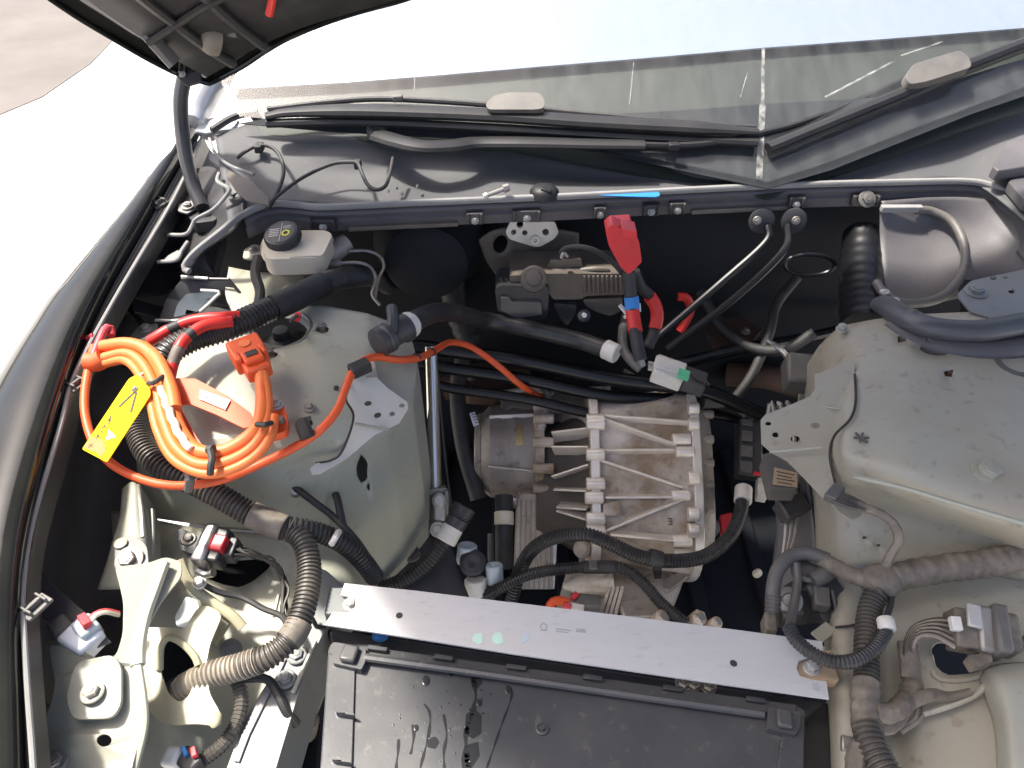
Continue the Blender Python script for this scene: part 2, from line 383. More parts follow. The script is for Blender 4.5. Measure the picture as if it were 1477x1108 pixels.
def thing(name, label, cat, loc, group=None):
    o = bpy.data.objects.new(name, None); COL.objects.link(o); o.empty_display_size = 0.03
    o.location = loc; tag(o, label, cat, group); return o
def tag(o, label=None, cat=None, group=None, kind=None):
    if label: o['label'] = label
    if cat: o['category'] = cat
    if group: o['group'] = group
    if kind: o['kind'] = kind
    return o
def bolt(parent, p, n, r=0.008, h=0.006, m='steel_dull', washer=1.6, name='bolt'):
    b = MB(); n = n.normalized()
    b.lathe(p - n * 0.001, n, [(0, r * washer), (0.0022, r * washer), (0.003, r * washer * 0.9)], 20)
    d, s1, s2 = basis(n)
    b.lathe(p + n * 0.0025, n, [(0, r), (h * 0.85, r), (h, r * 0.82)], 6)
    b.lathe(p + n * (0.0025 + h * 0.7), n, [(0, r * 0.62), (h * 0.5, r * 0.55)], 12)
    return b.obj(name, m, parent, angle=30)
def disc(parent, p, n, r, m, h=0.0015, name='plug', r2=None, inner=0.0):
    b = MB(); n = n.normalized()
    if inner: b.lathe(p, n, [(0, r), (h, r * 0.96), (h, r * inner + 0.0005), (h * 0.2, r * inner), (0, 0.0001)], 22)
    else: b.lathe(p, n, [(0, r), (h * 0.7, r * 0.97), (h, (r2 or r) * 0.85)], 22)
    return b.obj(name, m, parent)
def edge_tube(parent, pts, r, m, name, **k):
    return MB().tube(pts, r, **k).obj(name, m, parent)
# ================================================================= ground
g = MB(); S = 40
g.add([Vector((-S, -S, 0)), Vector((S, -S, 0)), Vector((S, S, 0)), Vector((-S, S, 0))], [(0, 1, 2, 3)])
tag(g.obj('ground', 'concrete'), 'sunlit pale concrete yard beside the car', 'ground', kind='structure')
r_ = MB()
r_.plate([(-260, 215), (-60, 190), (60, 140), (130, 92), (185, 35), (205, -12), (150, -90), (-400, -60)], lambda a, b: P(a, b, 0.004), 0.003)
tag(r_.obj('road', 'asphalt'), 'duller worn tan road surface beyond the concrete yard', 'road', kind='structure')

# ================================================================= bulkhead, under-tray: the dark box of the bay
bay = thing('car_bulkhead', 'dark bulkhead wall behind the electric drive unit', 'bulkhead', (0.15, 1.34, 0.2))
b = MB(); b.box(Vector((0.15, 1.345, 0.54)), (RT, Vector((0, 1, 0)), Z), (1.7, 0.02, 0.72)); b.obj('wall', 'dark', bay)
b = MB(); b.sheet([[(690, 345, 0), (715, 330, 0), (770, 325, 0), (835, 335, 0)], [(700, 372, 0), (730, 375, 0), (780, 372, 0), (835, 370, 0)], [(715, 395, 0), (745, 402, 0), (790, 402, 0), (835, 398, 0)]],
    8, 8, [circ(722, 351, 10, 14, 20)], at=lambda a, c, z: Y(a, c, 1.27)); b.obj('sound_panel', 'brown_plastic', bay, solid=0.004)
b = MB(); b.lathe(Y(620, 345, 1.32), Vector((0, -1, 0)), [(0, 0.11), (0.02, 0.11), (0.05, 0.085), (0.09, 0.08), (0.1, 0.06)], 32); b.obj('brake_servo', 'dark', bay)
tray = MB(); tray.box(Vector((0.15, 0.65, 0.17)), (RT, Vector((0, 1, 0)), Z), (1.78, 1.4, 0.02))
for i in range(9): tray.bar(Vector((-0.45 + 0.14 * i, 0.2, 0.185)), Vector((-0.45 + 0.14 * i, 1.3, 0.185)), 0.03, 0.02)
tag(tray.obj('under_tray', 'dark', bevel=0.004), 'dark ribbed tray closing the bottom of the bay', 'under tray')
sub = thing('subframe', 'rusty dark crossmember in the shadows behind the drive unit', 'subframe', P(1000, 520, 0.3))
for (a, c) in (((640, 560), (760, 545)), ((1010, 515), (1130, 505)), ((1050, 540), (1160, 560))):
    b = MB(); b.tube([P(a[0], a[1], 0.42), P((a[0] + c[0]) / 2, (a[1] + c[1]) / 2 - 6, 0.44), P(c[0], c[1], 0.42)], 0.028, 12); b.obj('beam', 'dark_rust', sub)

# ================================================================= left wing, seal and liner
SEC = [(285, 150, 0.985, 0.15), (272, 183, 0.965, 0.2), (210, 288, 0.94, 0.5), (127, 432, 0.915, 1.05), (73, 570, 0.895, 1.35), (24, 757, 0.87, 1.35), (13, 900, 0.85, 1.0), (14, 1000, 0.84, 1.0), (16, 1108, 0.83, 1.0), (20, 1290, 0.81, 1.0)]
PROF = [(0.004, -0.035), (0.002, -0.006), (-0.004, 0.0), (-0.03, 0.003), (-0.065, -0.012), (-0.105, -0.045), (-0.135, -0.10), (-0.15, -0.17), (-0.155, -0.30)]
wing = thing('left_wing', 'glossy black front wing catching the bright ground on its outer skin', 'wing', (-0.65, 0.8, 0.5))
lips = [P(*s[:3]) for s in SEC]; wd = [s[3] for s in SEC]
line = spline(lips, 0.03); nn = len(line); b = MB(); vs = []; fs = []
def wat(t):
    x = t * (len(wd) - 1); i = min(int(x), len(wd) - 2); return wd[i] + (wd[i + 1] - wd[i]) * (x - i)
# widths follow the nearest control section
def wnear(p):
    ds = sorted(((p - l).length, k) for k, l in enumerate(lips))[:2]; s = ds[0][0] + ds[1][0]
    return (wd[ds[0][1]] * ds[1][0] + wd[ds[1][1]] * ds[0][0]) / max(s, 1e-6)
for p in line:
    k = wnear(p)
    for dx, dz in PROF: vs.append(p + Vector((dx * (k if dx < 0 else 1), 0, dz * (1 if dx > -0.01 else (0.35 + 0.65 * k)))))
m = len(PROF)
for i in range(nn - 1):
    for k in range(m - 1): fs.append((i * m + k, (i + 1) * m + k, (i + 1) * m + k + 1, i * m + k + 1))
b.add(vs, fs); b.obj('outer_skin', 'black_paint', wing, angle=60, solid=0.001)
FL = [(292, 196, 0.93), (250, 288, 0.915), (165, 432, 0.89), (106, 545, 0.875), (88, 613, 0.865), (46, 757, 0.845), (33, 850, 0.835), (34, 900, 0.83), (40, 1000, 0.82), (48, 1108, 0.81), (58, 1290, 0.79)]
fl = spline(PX(FL), 0.02); lp = spline(lips[1:], 0.02)
def resample(pts, n):
    L = [0]
    for i in range(1, len(pts)): L.append(L[-1] + (pts[i] - pts[i - 1]).length)
    o = []; j = 0
    for i in range(n):
        s = L[-1] * i / (n - 1)
        while j < len(L) - 2 and L[j + 1] < s: j += 1
        o.append(pts[j].lerp(pts[j + 1], min(1, (s - L[j]) / max(1e-9, L[j + 1] - L[j]))))
    return o
n = 60; A = resample(lp, n); B = resample(fl, n); b = MB(); vs = []; fs = []
for i in range(n):
    vs += [A[i] + Vector((0.003, 0, -0.03)), A[i].lerp(B[i], 0.3) + Vector((0, 0, -0.026)), A[i].lerp(B[i], 0.55) + Vector((0, 0, -0.018)), B[i] + Vector((0, 0, -0.002)), B[i] + Vector((0.004, 0, -0.03))]
for i in range(n - 1):
    for k in range(4): fs.append((i * 5 + k, (i + 1) * 5 + k, (i + 1) * 5 + k + 1, i * 5 + k + 1))
b.add(vs, fs); b.obj('flange', 'black_plastic', wing, solid=0.002)
MB().tube(B, 0.0032, 8, 0.02).obj('rubber_lip', 'seal', wing)
MB().tube([A[i].lerp(B[i], 0.45) + Vector((0, 0, -0.019)) for i in range(2, n)], 0.0035, 8, 0.02).obj('rubber_bead', 'rubber', wing)
# clips on the flange
def clip(px, py, z, parent, s=1.0):
    c = P(px, py, z); b = MB(); d, a, u = basis(Vector((0.5, 1, 0)))
    b.box(c, (d, a, u), (0.026 * s, 0.016 * s, 0.004)); b.box(c + u * 0.005, (d, a, u), (0.020 * s, 0.004, 0.008))
    b.box(c + u * 0.005 + d * 0.008 * s, (d, a, u), (0.003, 0.015 * s, 0.009)); b.box(c + u * 0.005 - d * 0.008 * s, (d, a, u), (0.003, 0.015 * s, 0.009))
    return b.obj('clip', 'grey_plastic', parent, bevel=0.001)
clip(230, 295, 0.915, wing, 1.1); clip(112, 556, 0.87, wing); clip(52, 876, 0.83, wing, 1.2)
# liner
b = MB()
b.sheet([[(292, 200, 0.90), (300, 215, 0.88), (320, 235, 0.86)], [(250, 290, 0.885), (265, 300, 0.84), (330, 330, 0.80)], [(166, 432, 0.86), (200, 440, 0.74), (300, 450, 0.68)], [(106, 548, 0.845), (150, 560, 0.69), (260, 580, 0.62)],
         [(88, 615, 0.835), (130, 640, 0.64), (240, 680, 0.58)], [(46, 757, 0.815), (100, 780, 0.60), (220, 800, 0.54)], [(33, 850, 0.805), (90, 880, 0.58), (220, 880, 0.52)], [(34, 920, 0.80), (90, 950, 0.58), (200, 960, 0.52)], [(48, 1115, 0.78), (100, 1130, 0.58), (200, 1140, 0.52)]], 8, 6, wob=0.004)
liner = thing('wheel_arch_liner', 'dark textured plastic arch liner between wing and strut tower', 'liner', P(160, 700, 0.5))
b.obj('shell', 'liner_plastic', liner, solid=0.003)
for q, w_, h_ in ((((165, 420, .82), (205, 470, .74)), 0.03, 0.006), (((150, 470, .80), (185, 520, .72)), 0.04, 0.006), (((190, 440, .80), (240, 455, .76)), 0.05, 0.005)):
    b = MB(); b.bar(P(*q[0]), P(*q[1]), w_, h_); b.obj('moulded_rib', 'black_plastic', liner, bevel=0.002)
b = MB(); b.plate([(60, 820), (78, 845), (120, 880), (160, 925), (135, 935), (95, 905), (60, 890)], lambda a, c: P(a, c, 0.74), 0.004); b.obj('edge_flap', 'liner_plastic', liner, bevel=0.001)

# ================================================================= left cowl-side trim (black, stepped edges)
trim = thing('cowl_side_trim', 'black stepped plastic trim with painted edge highlights behind the brake fluid reservoir', 'trim', P(300, 330, 0.82))
b = MB()
b.sheet([[(262, 250, .88), (300, 240, .92), (322, 250, .945), (345, 262, .945)], [(245, 300, .86), (275, 300, .89), (318, 290, .92), (352, 300, .925)], [(225, 340, .84), (262, 340, .85), (300, 325, .88), (338, 330, .90)], [(205, 385, .80), (240, 380, .81), (272, 380, .84), (300, 365, .85)], [(190, 430, .77), (235, 425, .77), (275, 410, .80), (310, 400, .81)]], 8, 8)
b.obj('shell', 'black_plastic', trim, solid=0.003)
for pts in ([(316, 250, .955), (314, 262, .952), (330, 272, .95), (328, 280, .945), (308, 302, .93), (283, 316, .915), (277, 326, .905), (268, 338, .895), (243, 339, .885)],
            [(271, 349, .89), (262, 362, .885), (254, 375, .88), (228, 378, .87)]):
    MB().tube(PX(pts), 0.0035, 8, 0.004).obj('highlight_lip', 'seal', trim)  # pale tubes paint the highlight along the black plastic edges
b = MB(); b.plate(fillet([(243, 368), (258, 360), (256, 376), (232, 378)], 2), lambda a, c: P(a, c, 0.872), 0.003); b.obj('tab', 'seal', trim, bevel=0.0008)
b = MB(); b.lathe(P(346, 297, 0.915), Z, [(0, 0.016), (0.02, 0.015), (0.021, 0.008), (0.012, 0.007), (0.012, 0.0002)], 22); b.obj('grommet', 'grey_plastic', trim)
bolt(trim, P(271, 298, 0.905), Z, 0.007, 0.005, 'steel_dull')
b = MB(); b.plate(fillet([(258, 294), (284, 288), (286, 298), (270, 308), (256, 304)], 3), lambda a, c: P(a, c, 0.902), 0.003); b.obj('bracket_foot', 'seal', trim, bevel=0.0008)
b = MB(); b.plate([(330, 245), (365, 262), (388, 285), (388, 296), (355, 288), (340, 275), (326, 252)], lambda a, c: P(a, c, 0.962), 0.004); b.obj('wedge', 'brown_plastic', trim, bevel=0.001)
# black battery-side bracket with glossy inner face
bb = thing('black_side_box', 'black plastic box bracket with shiny inside below the cowl corner', 'bracket', P(300, 440, 0.72))
wall = [(262, 402, .845), (330, 402, .845), (364, 444, .80), (358, 452, .79), (330, 462, .80), (228, 462, .80), (240, 430, .82)]
b = MB(); b.plate(wall, lambda a, c, z: P(a, c, z), 0.004, off=Vector((0, 0, -0.004))); b.obj('body', 'black_plastic', bb, bevel=0.001)
b = MB(); b.plate(fillet([(268, 424), (313, 420), (308, 432), (285, 450), (250, 458), (255, 440)], 3), lambda a, c: P(a, c, 0.835), 0.003); b.obj('glossy_flap', 'pedal_dark', bb, bevel=0.001)
MB().tube(PX([(262, 402, .85), (330, 403, .85), (365, 446, .80)]), 0.003, 8, 0.01, straight=True).obj('edge', 'black_plastic', bb)
MB().tube(PX([(224, 462, .808), (258, 462, .808), (285, 452, .83), (312, 428, .845), (316, 421, .85), (290, 419, .85)]), 0.0028, 8, 0.006).obj('edge', 'zinc', bb)
MB().tube(PX([(262, 399, .853), (300, 402, .853)]), 0.0028, 8, 0.01).obj('edge', 'zinc', bb)

# ================================================================= cowl panel and channel
cowl = thing('scuttle_panel', 'blue-grey moulded cowl panel below the windscreen', 'cowl', (0.1, 1.25, 0.88))
RIM = [(275, 393, .86), (268, 386, .865), (284, 365, .885), (320, 336, .91), (352, 311, .92), (390, 296, .925), (430, 297, .92), (470, 300, .92), (600, 294, .92), (738, 288, .92), (850, 283, .92), (1000, 275, .92), (1150, 268, .92), (1300, 264, .92), (1390, 263, .92), (1432, 271, .918), (1462, 291, .912), (1485, 318, .905), (1510, 360, .895)]
rim = PX(RIM)
b = MB(); b.tube([q + Vector((0, -.004, .004)) for q in rim], 0.0062, 10, 0.008, flat=0.9); b.obj('rim_seal', 'seal', cowl)
# upper moulded surface from the rim back to the glass
rows = []
rimx = [330, 400, 500, 600, 738, 850, 1000, 1110, 1200, 1300, 1400, 1500]
def rimy(x):
    q = [(330, 328), (360, 307), (390, 296), (430, 297), (470, 300), (600, 294), (738, 288), (850, 283), (1000, 275), (1150, 268), (1300, 264), (1390, 263), (1432, 271), (1462, 291), (1500, 340)]
    for i in range(len(q) - 1):
        if q[i][0] <= x <= q[i + 1][0]: return q[i][1] + (q[i + 1][1] - q[i][1]) * (x - q[i][0]) / (q[i + 1][0] - q[i][0])
    return q[-1][1]
back = [(310, 196, .975), (385, 172, .985), (500, 170, .985), (600, 178, .98), (738, 188, .975), (860, 205, .965), (1000, 236, .945), (1110, 258, .93), (1200, 228, .945), (1300, 188, .96), (1400, 150, .975), (1520, 105, .99)]
r0 = back
r3 = [(x, rimy(x) - 3, .918) for x in rimx]
r1 = [(a[0] * .67 + c[0] * .33, a[1] * .67 + c[1] * .33, (a[2] * .67 + c[2] * .33) - (.012 if 500 < a[0] < 1000 else .002)) for a, c in zip(r0, r3)]
r2 = [(a[0] * .3 + c[0] * .7, a[1] * .3 + c[1] * .7, (a[2] * .3 + c[2] * .7) - (.016 if 400 < a[0] < 1000 else .004)) for a, c in zip(r0, r3)]
b = MB(); b.sheet([r0, r1, r2, r3], 8, 8); b.obj('top_moulding', 'cowl_plastic', cowl, solid=0.003)
# front face of the channel, hanging from the rim
b = MB(); fr = resample(spline(rim[4:], 0.02), 90); vs = []; fs = []
prof = [(0, -0.003), (-0.004, -0.012), (-0.002, -0.020), (-0.008, -0.024), (-0.006, -0.040), (0.02, -0.043), (0.06, -0.046)]
for p in fr:
    for dy, dz in prof: vs.append(p + Vector((0, dy, dz)))
for i in range(89):
    for k in range(6): fs.append((i * 7 + k, (i + 1) * 7 + k, (i + 1) * 7 + k + 1, i * 7 + k + 1))
b.add(vs, fs); b.obj('channel_face', 'liner_plastic', cowl, solid=0.002, angle=25)
def chan(px, dz, dy=-0.012):                                # a place on the channel's front face
    return P(px, rimy(px), 0.92) + Vector((0, dy, dz))
for px, w_ in ((465, .045), (685, .03), (760, .05), (866, .022), (940, .03), (978, .03), (1150, .03), (1250, .05)):
    c = chan(px, -0.026); b = MB(); b.box(c, (RT, Vector((0, 1, 0)), Z), (w_, 0.012, 0.022))
    b.box(c + Vector((-w_ / 2 + .003, -.007, .002)), (RT, Vector((0, 1, 0)), Z), (0.005, 0.006, 0.02)); b.box(c + Vector((w_ / 2 - .003, -.007, .002)), (RT, Vector((0, 1, 0)), Z), (0.005, 0.006, 0.02))
    o = b.obj('clip', 'black_plastic', cowl, bevel=0.0015)
    bolt(cowl, c + Vector((0, -.007, -.002)), Vector((0, -.8, .5)), 0.0045, 0.003, 'steel_dull')
for x0, x1, m_ in ((500, 660, 'brown_plastic'), (1000, 1140, 'grey_plastic'), (1275, 1340, 'steel_dull')):
    b = MB(); b.bar(chan(x0, -0.036), chan(x1, -0.036), 0.010, 0.008); b.obj('reinforcement_strip', m_, cowl, bevel=0.0015)
bolt(cowl, chan(1250, -0.02, -0.02), Vector((0, -.7, .7)), 0.010, 0.005, 'grey_plastic')
# right cowl end: broad dark panel under the rim
b = MB(); b.sheet([[(1270, 290, .895), (1340, 285, .90), (1400, 285, .90), (1440, 295, .895), (1480, 330, .885), (1560, 420, .86)], [(1270, 345, .84), (1340, 330, .85), (1410, 330, .86), (1460, 350, .86), (1510, 390, .85), (1580, 460, .83)], [(1275, 400, .80), (1340, 395, .80), (1410, 385, .82), (1470, 390, .83), (1530, 430, .82), (1600, 500, .80)], [(1280, 450, .75), (1340, 440, .76), (1410, 425, .78), (1470, 420, .80), (1540, 450, .80), (1620, 520, .78)]], 8, 8)
b.obj('end_panel', 'liner_plastic', cowl, solid=0.003)
b = MB(); b.plate([(1432, 240), (1452, 205), (1480, 192), (1520, 195), (1520, 240), (1480, 240), (1440, 246)], lambda a, c: P(a, c, 0.965), 0.02); b.obj('end_block', 'liner_plastic', cowl, bevel=0.002)
b = MB(); b.plate([(1455, 262), (1480, 245), (1520, 250), (1520, 300), (1480, 290)], lambda a, c: P(a, c, 0.945), 0.02); b.obj('end_block', 'liner_plastic', cowl, bevel=0.002)
# drip stains and small dents left by rain: black mould flecks
for px, py in ((572, 272), (580, 280), (602, 268), (560, 276)):
    b = MB(); b.sphere(P(px, py, .936), 0.004, (0.7, 1.6, 0.25)); b.obj('dirt_fleck', 'black_plastic', cowl)

# ================================================================= windscreen
WN = Vector((0, -0.48, 0.877)).normalized(); W0 = Vector((0, 1.285, 0.955))
def G(px, py, lift=0.0): return PL(px, py, W0 + WN * lift, WN)
ws = thing('windscreen', 'dusty sloping windscreen with a bright upper part', 'windscreen', (0.1, 1.4, 0.95))
b = MB(); b.plate([(318, 118), (345, 168), (480, 178), (738, 196), (870, 214), (1000, 240), (1108, 262), (1200, 232), (1300, 192), (1400, 154), (1560, 95), (1560, -130), (1200, -140), (700, -120), (420, -60)], lambda a, c: G(a, c), 0.004); b.obj('glass', 'glass', ws)
b = MB(); b.plate([(330, 128), (500, 119), (640, 108), (780, 96), (940, 83), (1100, 69), (1280, 56), (1480, 40), (1560, 34), (1560, -130), (1200, -140), (700, -120), (430, -60)], lambda a, c: G(a, c, -0.014), 0.004); b.obj('sky_reflection_sheet', 'sky_reflection_sheet', ws)  # added sheet behind the glass, stands in for the reflected sky
b = MB(); b.plate([(880, 165), (1000, 158), (1100, 150), (1200, 145), (1300, 138), (1560, 60), (1560, 110), (1400, 165), (1200, 245), (1108, 272), (1000, 250), (880, 222), (738, 204), (480, 190), (345, 178), (380, 172), (640, 180), (860, 190)], lambda a, c: G(a, c, -0.007), 0.002); b.obj('frit_band', 'glass_frit', ws)
b = MB(); b.plate([(320, 110), (380, 195), (738, 215), (1108, 285), (1560, 130), (1560, -120), (430, -60)], lambda a, c: G(a, c, -0.03), 0.01); b.obj('dashboard', 'dash', ws)
for pts, w_ in (([(1101, 70), (1100, 150), (1095, 258)], .006), ([(914, 90), (908, 150)], .0016), ([(598, 112), (598, 135)], .002), ([(1190, 140), (1290, 88)], .004), ([(1360, 60), (1300, 80)], .003), ([(1078, 105), (1068, 140)], .0016)):
    q = [G(a, c, 0.0012) for a, c in pts]; b = MB()
    for i in range(len(q) - 1): b.bar(q[i], q[i + 1], w_ * (1 + i * .9), 0.0004, WN)
    b.obj('dust_streak', 'dust_film', ws)
pil = thing('windscreen_pillar', 'black base of the windscreen pillar with painted pale sky sheen behind the bonnet hinge', 'pillar', P(300, 180, .95))
b = MB(); b.tube([P(283, 178, .975), P(290, 160, .99), P(305, 130, 1.02), P(330, 80, 1.07), P(380, -10, 1.16)], 0.02, 12, 0.01, flat=1.3); b.obj('pillar_skin', 'sky_sheen_paint', pil)
b = MB(); b.sheet([[(285, 180, .97), (300, 172, .98), (320, 168, .985), (345, 175, .985)], [(282, 190, .965), (298, 192, .965), (318, 188, .97), (340, 186, .975)], [(292, 200, .94), (304, 204, .94), (320, 200, .945), (336, 196, .955)]], 6, 6); b.obj('pillar_foot', 'sky_sheen_paint', pil, solid=0.003)
MB().tube(PX([(305, 188, .985), (340, 168, .995), (372, 162, 1.0)]), 0.007, 8).obj('corner_seal', 'rubber', pil)
MB().tube(PX([(302, 200, .972), (310, 220, .966), (330, 238, .96), (366, 252, .955)]), 0.003, 8).obj('edge_seal', 'seal', pil)

# ================================================================= bonnet, raised over the bay
bon = thing('bonnet', 'raised black bonnet seen from below with its corner at the upper left', 'bonnet', Y(302, 118, 1.30))
edge = [Y(302, 118, 1.305), Y(350, 93, 1.292), Y(400, 60, 1.275), Y(460, 33, 1.262), Y(520, 13, 1.255), Y(590, -6, 1.255), Vector((0.0, 1.262, 1.295)), Vector((0.2, 1.268, 1.315)), Vector((0.45, 1.268, 1.315)), Vector((0.7, 1.27, 1.29)), Vector((0.9, 1.28, 1.22)), Vector((1.02, 1.30, 1.11))]
rear = resample(spline(edge, 0.02), 40)
AN = R(46); hd = Vector((0, -math.cos(AN), math.sin(AN))); hn = Vector((0, math.sin(AN), math.cos(AN)))
SS = [0, 0.03, 0.08, 0.14, 0.22, 0.34, 0.5, 0.7, 0.9, 1.10, 1.22]
LX = [0, -0.035, -0.062, -0.085, -0.112, -0.135, -0.15, -0.14, -0.09, 0.0, 0.15]
def hood_pt(u, k, off=0.0):                                  # u across, k along
    p = rear[min(39, int(u * 39))].lerp(rear[min(39, int(u * 39) + 1)], u * 39 - int(u * 39)) if u < 1 else rear[39]
    s = SS[k]; x = p.x + LX[k] * (1 - 2 * u)
    crown = 0.05 * (1 - (2 * u - 1) ** 2) * min(1, s / 0.4)
    bend = -0.07 * max(0, s - 0.55) ** 1.3
    q = p + hd * s + hn * (crown + bend + off); q.x = x; return q
def hood_sheet(u0, u1, k0, k1, off, nu=40):
    b = MB(); vs = [hood_pt(u0 + (u1 - u0) * i / nu, k, off) for k in range(k0, k1 + 1) for i in range(nu + 1)]; m = nu + 1
    fs = [(r * m + c, r * m + c + 1, (r + 1) * m + c + 1, (r + 1) * m + c) for r in range(k1 - k0) for c in range(nu)]
    return b.add(vs, fs)
hood_sheet(0, 1, 0, 10, 0.0).obj('outer_skin', 'black_paint', bon, solid=0.0015, angle=60)
hood_sheet(0.035, 0.965, 1, 9, -0.028).obj('inner_panel', 'rubber', bon, solid=0.0015, angle=60)
MB().tube([q - hn * 0.004 for q in rear], 0.004, 8, 0.02).obj('rear_hem', 'black_paint', bon)
MB().tube([hood_pt(0, k) - hn * 0.004 for k in range(11)], 0.004, 8, 0.02).obj('side_hem', 'black_paint', bon)
MB().tube([hood_pt(0.03 + 0.94 * i / 30, 1, -0.022) for i in range(31)], 0.0055, 8, 0.02).obj('inner_lip', 'seal', bon)
for u in (0.07, 0.11):
    b = MB(); b.tube([hood_pt(u, k, -0.033) for k in range(1, 8)], 0.012, 8, 0.02, flat=0.6); b.obj('stiffener', 'rubber', bon)
b = MB(); b.tube([hood_pt(0.04 + i * .03, 3, -0.035) for i in range(10)], 0.010, 8, 0.02, flat=0.6); b.obj('stiffener', 'rubber', bon)
c = D(303, 55, 1.155); b = MB(); b.lathe(c, (O - c).normalized() * .5 + Vector((-.9, 0, 0.2)), [(-0.012, 0.024), (0.0, 0.025), (0.010, 0.02), (0.016, 0.013)], 22); b.obj('bump_stop', 'beige_rubber', bon)
b = MB(); b.tube([D(318, 40, 1.15), D(330, 48, 1.15), D(342, 50, 1.15)], 0.005, 8); b.obj('hook', 'grey_plastic', bon)
b = MB(); b.tube([D(388, 22, 1.10), D(391, 8, 1.09), D(394, -8, 1.08)], 0.006, 8); b.obj('red_cord', 'red_cable', bon)
b = MB(); b.tube([D(182, 22, 1.12), D(200, 34, 1.12), D(225, 62, 1.13), D(252, 92, 1.15)], 0.014, 8, flat=.6); b.obj('side_stiffener', 'grey_plastic', bon)
# hinge
hin = thing('bonnet_hinge_arm', 'curved dark hinge arm holding the bonnet corner', 'hinge', P(285, 300, .90))
b = MB(); b.tube([P(292, 300, .905), P(280, 270, .93), P(268, 225, .975), P(262, 180, 1.02), P(261, 140, 1.065), P(266, 108, 1.10), P(262, 80, 1.14)], 0.0165, 12, 0.006, flat=0.75, flat_up=Vector((1, 0, 0))); b.obj('arm', 'black_plastic', hin)
b = MB(); b.plate(fillet([(250, 82), (285, 88), (290, 118), (268, 124), (252, 108)], 5), lambda a, c: D(a, c, 1.262), 0.006); b.obj('upper_plate', 'black_plastic', hin, bevel=0.0015)
for px, py in ((260, 94), (277, 96), (262, 106)): bolt(hin, D(px, py, 1.258), O - D(px, py, 1.26), 0.004, 0.004, 'steel_dull')
b = MB(); b.plate(fillet([(268, 262), (300, 258), (318, 285), (312, 318), (280, 322), (262, 300)], 6), lambda a, c: P(a, c, .895), 0.02); b.obj('lower_plate', 'black_plastic', hin, bevel=0.002)

# ================================================================= wipers
def gl(pts, lift): return [G(a, c, lift) for a, c in pts]
wp = thing('long_wiper', 'long-armed wiper reaching right from a round pivot cap', 'wiper', P(545, 200, .97))
arm = [(545, 196), (575, 205), (610, 212), (650, 211), (690, 206), (760, 206), (850, 208), (930, 209)]
b = MB(); b.tube([P(a, c, .985 + .006 * math.sin(i)) if i < 5 else P(a, c, .985) for i, (a, c) in enumerate(arm)], 0.021, 10, 0.008, flat=0.5, rfun=lambda s, a, t: 1 - .35 * t); b.obj('arm', 'wiper_black', wp)
b = MB(); b.tube([P(925, 209, .985), P(975, 210, .983), P(1030, 206, .985), P(1100, 192, .99), P(1160, 176, 1.0), P(1230, 148, 1.015), P(1310, 112, 1.035)], 0.006, 8, 0.008); b.obj('rod', 'wiper_black', wp)
b = MB(); b.box(P(972, 211, .984), (RT, Vector((0, 1, 0)), Z), (.02, .016, .012)); b.obj('joint', 'wiper_black', wp, bevel=0.002)
b = MB(); b.lathe(P(545, 195, .975), Vector((0, -.3, 1)), [(0, .02), (.014, .02), (.02, .016), (.02, .010), (.017, .009), (.017, .0002)], 24); b.obj('pivot_cap', 'grey_plastic', wp)
b = MB(); b.tube(gl([(1108, 214), (1200, 176), (1300, 135), (1400, 92), (1560, 30)], .016), 0.012, 8, 0.01, flat=0.8); b.obj('blade_spoiler', 'wiper_black', wp)
b = MB(); q = gl([(1108, 222), (1200, 184), (1300, 144), (1400, 101), (1560, 40)], .006); b.tube(q, 0.004, 8, 0.02, flat=2.0); b.obj('rubber_edge', 'rubber', wp)
b = MB(); b.plate(fillet([(1306, 108), (1318, 92), (1385, 72), (1398, 82), (1402, 96), (1392, 100), (1335, 118), (1312, 122)], 6), lambda a, c: G(a, c, .04), .02); b.obj('mount_block', 'grey_plastic', wp, bevel=0.004)
w2 = thing('parked_wiper', 'thick parked wiper blade lying along the foot of the glass', 'wiper', P(738, 175, .99))
b = MB(); b.tube(gl([(383, 168), (420, 162), (520, 160), (700, 166), (850, 176), (1000, 184), (1094, 190)], .020), 0.020, 10, 0.01, flat=0.55, rfun=lambda s, a, t: min(1, .55 + 3 * t) * min(1, .5 + 4 * (1 - t))); b.obj('blade_spoiler', 'wiper_black', w2)
b = MB(); b.tube(gl([(385, 178), (520, 176), (700, 184), (900, 196), (1092, 206)], .012), 0.010, 8, 0.01, flat=0.8); b.obj('lower_spoiler', 'wiper_black', w2)
b = MB(); b.tube(gl([(386, 158), (480, 147), (560, 143), (700, 151), (850, 165), (1000, 178), (1090, 184)], .010), 0.0055, 8, 0.02, flat=1.0); b.obj('rubber_edge', 'rubber', w2)
b = MB(); b.plate(fillet([(700, 150), (712, 138), (735, 133), (778, 134), (785, 142), (785, 156), (772, 158), (704, 158)], 5), lambda a, c: G(a, c, .042), .02); b.obj('mount_block', 'grey_plastic', w2, bevel=0.004)
b = MB(); b.box(G(574, 142, .02), (RT, Vector((0, 1, 0)), Z), (.018, .012, .012)); b.obj('end_clip', 'grey_plastic', w2, bevel=0.002)
